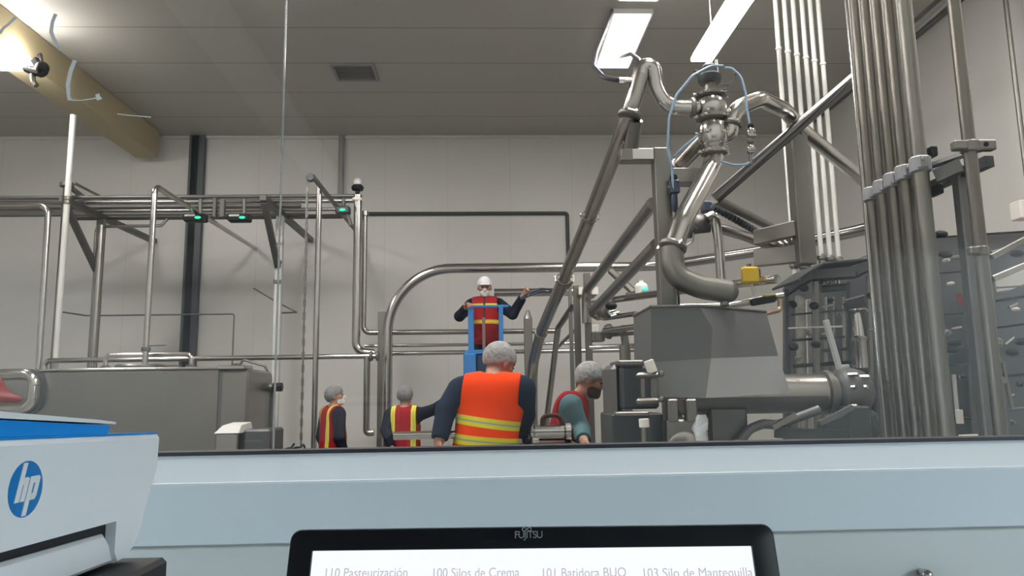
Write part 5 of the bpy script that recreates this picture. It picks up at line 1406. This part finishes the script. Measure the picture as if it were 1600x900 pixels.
    jk = torso+[('c', sho[i], arms[i][0], .066*S, .052*S, .03) for i in (0, 1)]+[('c', arms[i][0], arms[i][1], .052*S, .040*S, .02) for i in (0, 1)]+[('c', nb-V3(0, 0, .05)*S, nb+V3(0, 0, .02)*S, .066*S, .062*S, .03)]
    # hands stick out beyond the cuffs: the jacket is cut only where it is torso, cuffs end with the forearm prim
    def cutall(X, Y, Z):
        P = np.stack([X, Y, Z], -1)
        c = Z-(nbz+.035*S)
        tor = np.abs(X-pel[0]) < .26*S
        c = np.full(X.shape, -1.0)
        r2 = np.linalg.norm(P[..., :2]-nb[:2], axis=-1)
        c = np.where(r2 < .09*S, np.maximum(c, Z-(nbz+.03*S)), c)
        c = np.maximum(c, slv_cut(X, Y, Z))
        return c
    sdf_obj('jacket', jk, h, sleeve, t, grow=0.012, cut=cutall)
    tr = [('e', pel, V3(.158*W_, .112, .13)*S, I3, .06)]+legs
    sdf_obj('trousers', tr, h*1.2, trousers, t, grow=0.013, cut=lambda X, Y, Z: np.maximum(Z-(pel[2]+.05*S), ank[0][2]-.03-Z))
    sdf_obj('shoes', feet, h*1.2, SHOE, t, grow=0.008, cut=lambda X, Y, Z: np.maximum(Z-(ank[0][2]+.03*S), 0.004-Z))
    if vest is not None:
        def cutv(X, Y, Z):
            c = np.maximum(Z-(nbz+.08*S), (pel[2]-.085*S)-Z)
            xr_ = np.abs(X-(pel[0]+(sx)*np.clip((Z/S-0.95)/0.5, 0, 2)))
            arm = np.where(Z > che[2]-0.16*S, xr_-(.155*W_*S)-np.clip(che[2]+.02*S-Z, 0, .2)*1.0, -1.0)     # arm holes
            r2 = np.sqrt((X-nb[0])**2+(Y-nb[1])**2)
            ng = np.where(Z > che[2]+.10*S, .068*S-r2, -1.0)      # neck opening
            return np.maximum(np.maximum(c, arm), ng)
        sdf_obj('vest', torso, h*0.85, vest, t, grow=0.026, cut=cutv)
    if hat is None and net is not None:
        def cutn(X, Y, Z):
            P = (np.stack([X, Y, Z], -1)-hc)@HM
            return (-P[..., 2]+(-.004+.62*P[..., 1]/1.0)*1.0)
        sdf_obj('hairnet', [('e', Hh(0, -.012, .03), V3(.082, .104, .10)*S, HM, .02), ('e', Hh(0, -.05, .02), V3(.075, .07, .08)*S, HM, .03)], h*0.8, net, t, grow=0.009, cut=cutn)
    if cap:
        sdf_obj('cap_brim', [('e', Hh(0, .10, .045), V3(.062, .055, .012)*S, HM, .01)], h*.7, net, t, grow=0.004)
    if hat is not None:
        def cuth(X, Y, Z):
            P = (np.stack([X, Y, Z], -1)-hc)@HM
            return -P[..., 2]+.022
        sdf_obj('hard_hat', [('e', Hh(0, -.005, .035), V3(.095, .118, .115)*S, HM, .01), ('e', Hh(0, .03, .035), V3(.11, .138, .02)*S, HM, .03)], h*.8, hat, t, grow=0.01, cut=cuth)
    if mask:
        def cutm(X, Y, Z):
            P = ((np.stack([X, Y, Z], -1)-hc)@HM)/S
            return np.maximum(np.maximum(.02-P[..., 1], P[..., 2]-.0), -.105-P[..., 2])*S
        sdf_obj('face_mask', jaw+face[:2], h*.7, MASKM, t, grow=0.005, cut=cutm)
    if beard:
        def cutb(X, Y, Z):
            P = ((np.stack([X, Y, Z], -1)-hc)@HM)/S
            return np.maximum(P[..., 2]+.035, -.06-P[..., 1]*0+0*P[..., 2]-.2)*S
        sdf_obj('beard', jaw, h*.7, mat('brown_beard', (0.07, 0.035, 0.022), 0.9), t, grow=0.008, cut=cutb)
    for s in (-1, 1):
        c = Hh(s*.033, .083, .008)
        o = sdf_obj('eye', [('e', c, V3(.012, .009, .009)*S, HM, .001)], .004, EYE, t)
    if scarf is not None:
        P = []
        c0 = nb-V3(0, 0, .02)*S
        for k in range(14):
            a0, a1 = 2*math.pi*k/14, 2*math.pi*(k+1)/14
            P.append(('c', c0+V3(.085*math.cos(a0), .085*math.sin(a0), .012*math.sin(2*a0))*S, c0+V3(.085*math.cos(a1), .085*math.sin(a1), .012*math.sin(2*a1))*S, .035*S, .035*S, .02))
        P += [('c', c0+V3(.05, .10, -.01)*S, c0+V3(.07, .165, -.18)*S, .04*S, .05*S, .02), ('c', c0+V3(.08, .02, -.0)*S, c0+V3(.18, .05, -.13)*S, .055*S, .06*S, .03)]
        sdf_obj('scarf', P, h, scarf, t)
    return t

LIME = (0.66, 0.62, 0.04); SILV = (0.34, 0.36, 0.30); RED = (0.29, 0.011, 0.017); ORANGE = (0.93, 0.062, 0.004); AMBER = (0.62, 0.44, 0.03)
def standing(u, v, Y):
    """floor point and scale of a figure whose hat top shows at (u, v)"""
    p = pt(u, v, Y); return Vector((p.x, Y, 0)), p.z/1.735
# left worker: turned to the right and away, back of the vest and right sleeve towards the window
lo_, S_ = standing(521, 602, 8.5)
vred = banded('red_vest_side', RED, [('ax', .082*S_, .125*S_, LIME, 0), ('ax', .099*S_, .108*S_, SILV, 0)])
person('worker in red vest at far left, turned right with dark sleeve towards us', lo_, R(-52), S_, head=(R(-34), R(6)), vest=vred, net=DNET)
# middle worker: back to the window, right arm reaching right
lo_, S_ = standing(633, 602, 8.3)
vred2 = banded('red_vest_back', RED, [('ax', .095*S_, .150*S_, LIME, 0), ('ax', .119*S_, .127*S_, SILV, 0)])
person('worker in red vest seen from behind, right arm stretched to the right', lo_, R(-6), S_, head=(R(-8), R(-4)), vest=vred2, net=DNET,
       armR=(pt(678, 640, 8.15), pt(703, 622, 7.9)), armL=(pt(603, 672, 8.25), pt(612, 700, 8.1)), mask=False, handcurl=(35, 30))
# near worker in the orange vest
Yo = 4.7
p0 = pt(759, 640, Yo)
lo_ = Vector((p0.x-0.02, Yo, 0.10)); S_ = 1.035
def ZB(v): return pt(759, v, Yo-0.13).z-0.10
vor = banded('orange_vest', ORANGE, [('z', ZB(660)-.030, ZB(660)+.030, LIME, .15), ('z', ZB(660)-.006, ZB(660)+.006, SILV, .15), ('z', ZB(690)-.030, ZB(690)+.030, LIME, .10), ('z', ZB(690)-.006, ZB(690)+.006, SILV, .10)], noise=0.1)
tubeY = Yo+0.0
person('broad worker in bright orange vest with yellow bands, seen from behind', lo_, R(-6), S_, lean=(0.07, 0.06), head=(R(-50), R(-30)), headoff=(0.02, 0.075, -0.045), vest=vor, sleeve=DENIM,
       armL=(pt(697, 640, Yo+0.02), pt(686, 689, Yo-0.05)), armR=(pt(820, 648, Yo+0.12), pt(812, 684, Yo+0.3)), mask=False, wide=1.13, handcurl=(70, 45), palms=((1, 0.3, -0.3), None), h=0.0085)
t = thing('step_platform', 'low grey step on which the orange vest worker stands', 'step', (lo_.x, Yo+0.05, 0))
MB().bb((lo_.x-0.35, Yo-0.25, 0.07), (lo_.x+0.35, Yo+0.3, 0.099), 0.006).build('tread', SATIN, t)
for x_ in (-0.3, 0.3): MB().bb((lo_.x+x_-0.03, Yo-0.22, 0), (lo_.x+x_+0.03, Yo+0.27, 0.07), 0.004).build('bearer', DSTEEL, t)
# right worker, bending over behind the pump drive
Yr = 5.6
p0 = pt(914, 620, Yr)
S_ = 1.0
vr3 = banded('red_vest_bands', RED, [('z', 1.04, 1.10, LIME, 0), ('z', 1.16, 1.20, AMBER, 0)])
zz = pt(915, 566, Yr).z
person('worker with grey hairnet and brown beard bending beside the pump drive', Vector((p0.x-0.22, Yr, 0)), R(-104), zz/1.69, lean=(0.16, 0.0), head=(R(0), R(-24)), headoff=(0, 0.03, -0.02), vest=vr3, sleeve=TEAL,
       armR=(pt(908, 672, Yr-0.24), pt(912, 688, Yr-0.45)), mask=False, scarf=None, beard=True, h=0.0095, handcurl=(35, 40))
# worker in the lift, facing the window
Yl = 8.9
top = pt(757, 433, Yl); S_ = 0.99
zf = top.z-1.735*S_
lo_ = Vector((pt(758, 500, Yl).x, Yl, zf))
vr4 = banded('red_vest_front', RED, [('z', 1.355*S_, 1.392*S_, LIME, 0), ('z', 1.14*S_, 1.19*S_, AMBER, 0), ('z', 1.158*S_, 1.172*S_, LIME, 0), ('x', -.012, .012, (0.05, 0.03, 0.03), 0)])
person('worker in red vest and white cap standing in the blue lift', lo_, R(176), S_, head=(R(6), R(-12)), vest=vr4, net=WNET, cap=True,
       armR=(pt(718, 494, Yl-0.10), pt(729, 480, Yl-0.30)), armL=(pt(801, 491, Yl-0.08), pt(817, 464, Yl-0.20)), handcurl=(60, 65), palms=((0, -1, 0.2), (0, -0.6, -0.8)))
# person in the red hard hat at the picture's left edge
yr = 3.0
c = pt(-55, 606, yr)
person('person in a red hard hat cut off by the left picture edge', Vector((c.x, yr, 0)), R(-80), pt(-40, 572, yr).z/1.765, head=(0, R(-6)), hat=REDP, vest=None, h=0.011, mask=False)

# ------------------------------------------------------------------ blue lift
t = thing('personnel_lift', 'blue upright mast lift carrying the worker in the white cap', 'lift', (lo_.x if False else pt(758, 500, Yl).x, Yl, 0))
yb_ = Yl-0.36
def bl(name, u0, v0, u1, v1, wx, wy, Y=yb_, mt=BLUELIFT):
    a, b = pt(u0, v0, Y), pt(u1, v1, Y)
    if abs(v1-v0) > abs(u1-u0): b.x = a.x = (a.x+b.x)/2
    else: b.z = a.z = (a.z+b.z)/2
    return MB().beam(a, b, wx, wy, (0, 1, 0), 0.006).build(name, mt, t)
bl('guard_post', 737, 477, 735, 556, px(9, yb_), 0.05)
bl('guard_post', 783, 477, 783, 556, px(7, yb_), 0.05)
bl('guard_rail', 731, 478.5, 795, 478.5, 0.03, px(3, yb_))
bl('guard_rail', 726, 550, 790, 550, 0.05, px(6, yb_))
bl('inner_mast', 756, 496, 756, 556, px(5, yb_), 0.04, mt=mat('worn_mast', (0.22, 0.14, 0.13), 0.5, 0.3))
q0, q1 = pt(724, 553, yb_-0.02), pt(745, 700, yb_-0.02)
MB().bb((q0.x, yb_-0.06, 0.12), (q1.x, yb_+0.06, q0.z), 0.01).build('mast', BLUELIFT, t)
MB().bb((q1.x+0.01, yb_-0.03, 0.12), (pt(785, 560, yb_).x, yb_+0.03, q0.z-0.02), 0.01).build('mast_plate', mat('dark_blue_plate', (0.012, 0.03, 0.07), 0.5), t)
cxl = pt(758, 500, Yl).x
MB().bb((cxl-0.26, Yl-0.42, zf-0.04), (cxl+0.26, Yl+0.32, zf-0.001), 0.006).build('platform', DSTEEL, t)
for sx_ in (-1, 1):
    MB().beam((cxl+sx_*0.17, Yl-0.36, zf+1.1), (cxl+sx_*0.17, Yl+0.30, zf+1.1), 0.03, 0.03).build('side_rail', BLUELIFT, t)
    MB().beam((cxl+sx_*0.17, Yl+0.30, zf), (cxl+sx_*0.17, Yl+0.30, zf+1.1), 0.03, 0.03, (0, 1, 0)).build('rear_post', BLUELIFT, t)
MB().bb((cxl-0.38, Yl-0.65, 0.06), (cxl+0.38, Yl+0.45, 0.14), 0.01).build('base', BLUELIFT, t)
for sx_ in (-1, 1):
    for sy_ in (-0.55, 0.38):
        MB().cyl((cxl+sx_*0.33-0.025, Yl+sy_, 0.06), (cxl+sx_*0.33+0.025, Yl+sy_, 0.06), 0.06, 16).build('wheel', SHOE, t)
# blue hoses held by the lifted worker
for k, dv in enumerate((0, 4)):
    pipe('held_hose', '%s of two dark blue hoses held by the lifted worker' % ('upper' if k == 0 else 'lower'), [pt(814, 466+dv*.4, Yl-0.24), pt(824, 459+dv, Yl-0.24), pt(845, 451+dv, Yl-0.15), pt(864, 453+dv*.9, Yl+0.1), pt(880, 454+dv*.6, Yl+0.9)], r=0.014, rad=0.15, mt=BLUEH, cat='hose', group='blue hoses held on the lift')
# tube and steel parts in the foreground of the workers
a, b = pt(615, 681, Yo+0.02), pt(722, 684, Yo+0.02)
o = pipe('long_tube', 'long polished tube held level in front of the red vest by the orange worker', [a, Vector((b.x+0.1, b.y, a.z))], r=px(13, Yo)/2, mt=SHINY)
a = pt(826, 666, 5.0); b = pt(892, 665, 5.0)
t = thing('pipe_fitting', 'thick shiny steel pipe section right of the orange worker', 'pipe section', ((a.x+b.x)/2, 5.0, a.z-0.1))
c = (a+b)/2; c.z = pt(860, 676, 5.0).z
MB().lathe((a.x, 5.0, c.z), (1, 0, 0), [(0, px(12, 5)), (.01, px(14, 5)), (.03, px(14, 5)), (.04, px(12, 5)), (b.x-a.x-.05, px(12, 5)), (b.x-a.x-.04, px(15, 5)), (b.x-a.x-.005, px(15, 5)), (b.x-a.x, px(12, 5))], 26).build('tube_section', SHINY, t)
MB().lathe((b.x-0.02, 5.0, c.z), (1, 0, 0), [(0, px(11, 5)), (.03, px(11, 5)), (.035, px(8, 5))], 22).build('end_plug', mat('rust_brown', (0.06, 0.025, 0.02), 0.6), t)
m = MB(); m.tube([Vector((c.x-0.05, 5.0, c.z+0.04)), Vector((c.x-0.05, 5.0, pt(868, 650, 5).z)), Vector((c.x+0.07, 5.0, pt(868, 648, 5).z)), Vector((c.x+0.09, 5.0, c.z+0.03))], 0.016, 10, 0.06); m.build('strap_handle', mat('dark_red_strap', (0.08, 0.012, 0.018), 0.6), t)
# work table on which the parts lie
zt_ = c.z-px(15, 5)
t = thing('work_table', 'steel work table with loose parts between the orange worker and the pump', 'table', ((a.x+b.x)/2, 5.05, 0))
MB().bb((a.x-0.07, 4.9, zt_-0.03), (b.x+0.03, 5.22, zt_-0.001), 0.004).build('table_top', SATIN, t)
for x_ in (a.x-0.04, b.x+0.0):
    for y_ in (4.94, 5.18): MB().cyl((x_, y_, 0), (x_, y_, zt_-0.03), 0.02, 10).build('leg', SATIN, t)
for k, (u, mt_, lab) in enumerate(((811, CREAM, 'small white block left of the blue one on the work table'), (824, BLUEH, 'small dark blue block on the work table'), (837, CREAM, 'small white block right of the blue one on the work table'))):
    c = pt(u, 690, 4.9)
    tag(MB().bb((c.x-0.024, 4.91, zt_), (c.x+0.024, 4.97, zt_+0.035), 0.006).build('small_block', mt_), lab, 'block', 'small blocks on the work table')
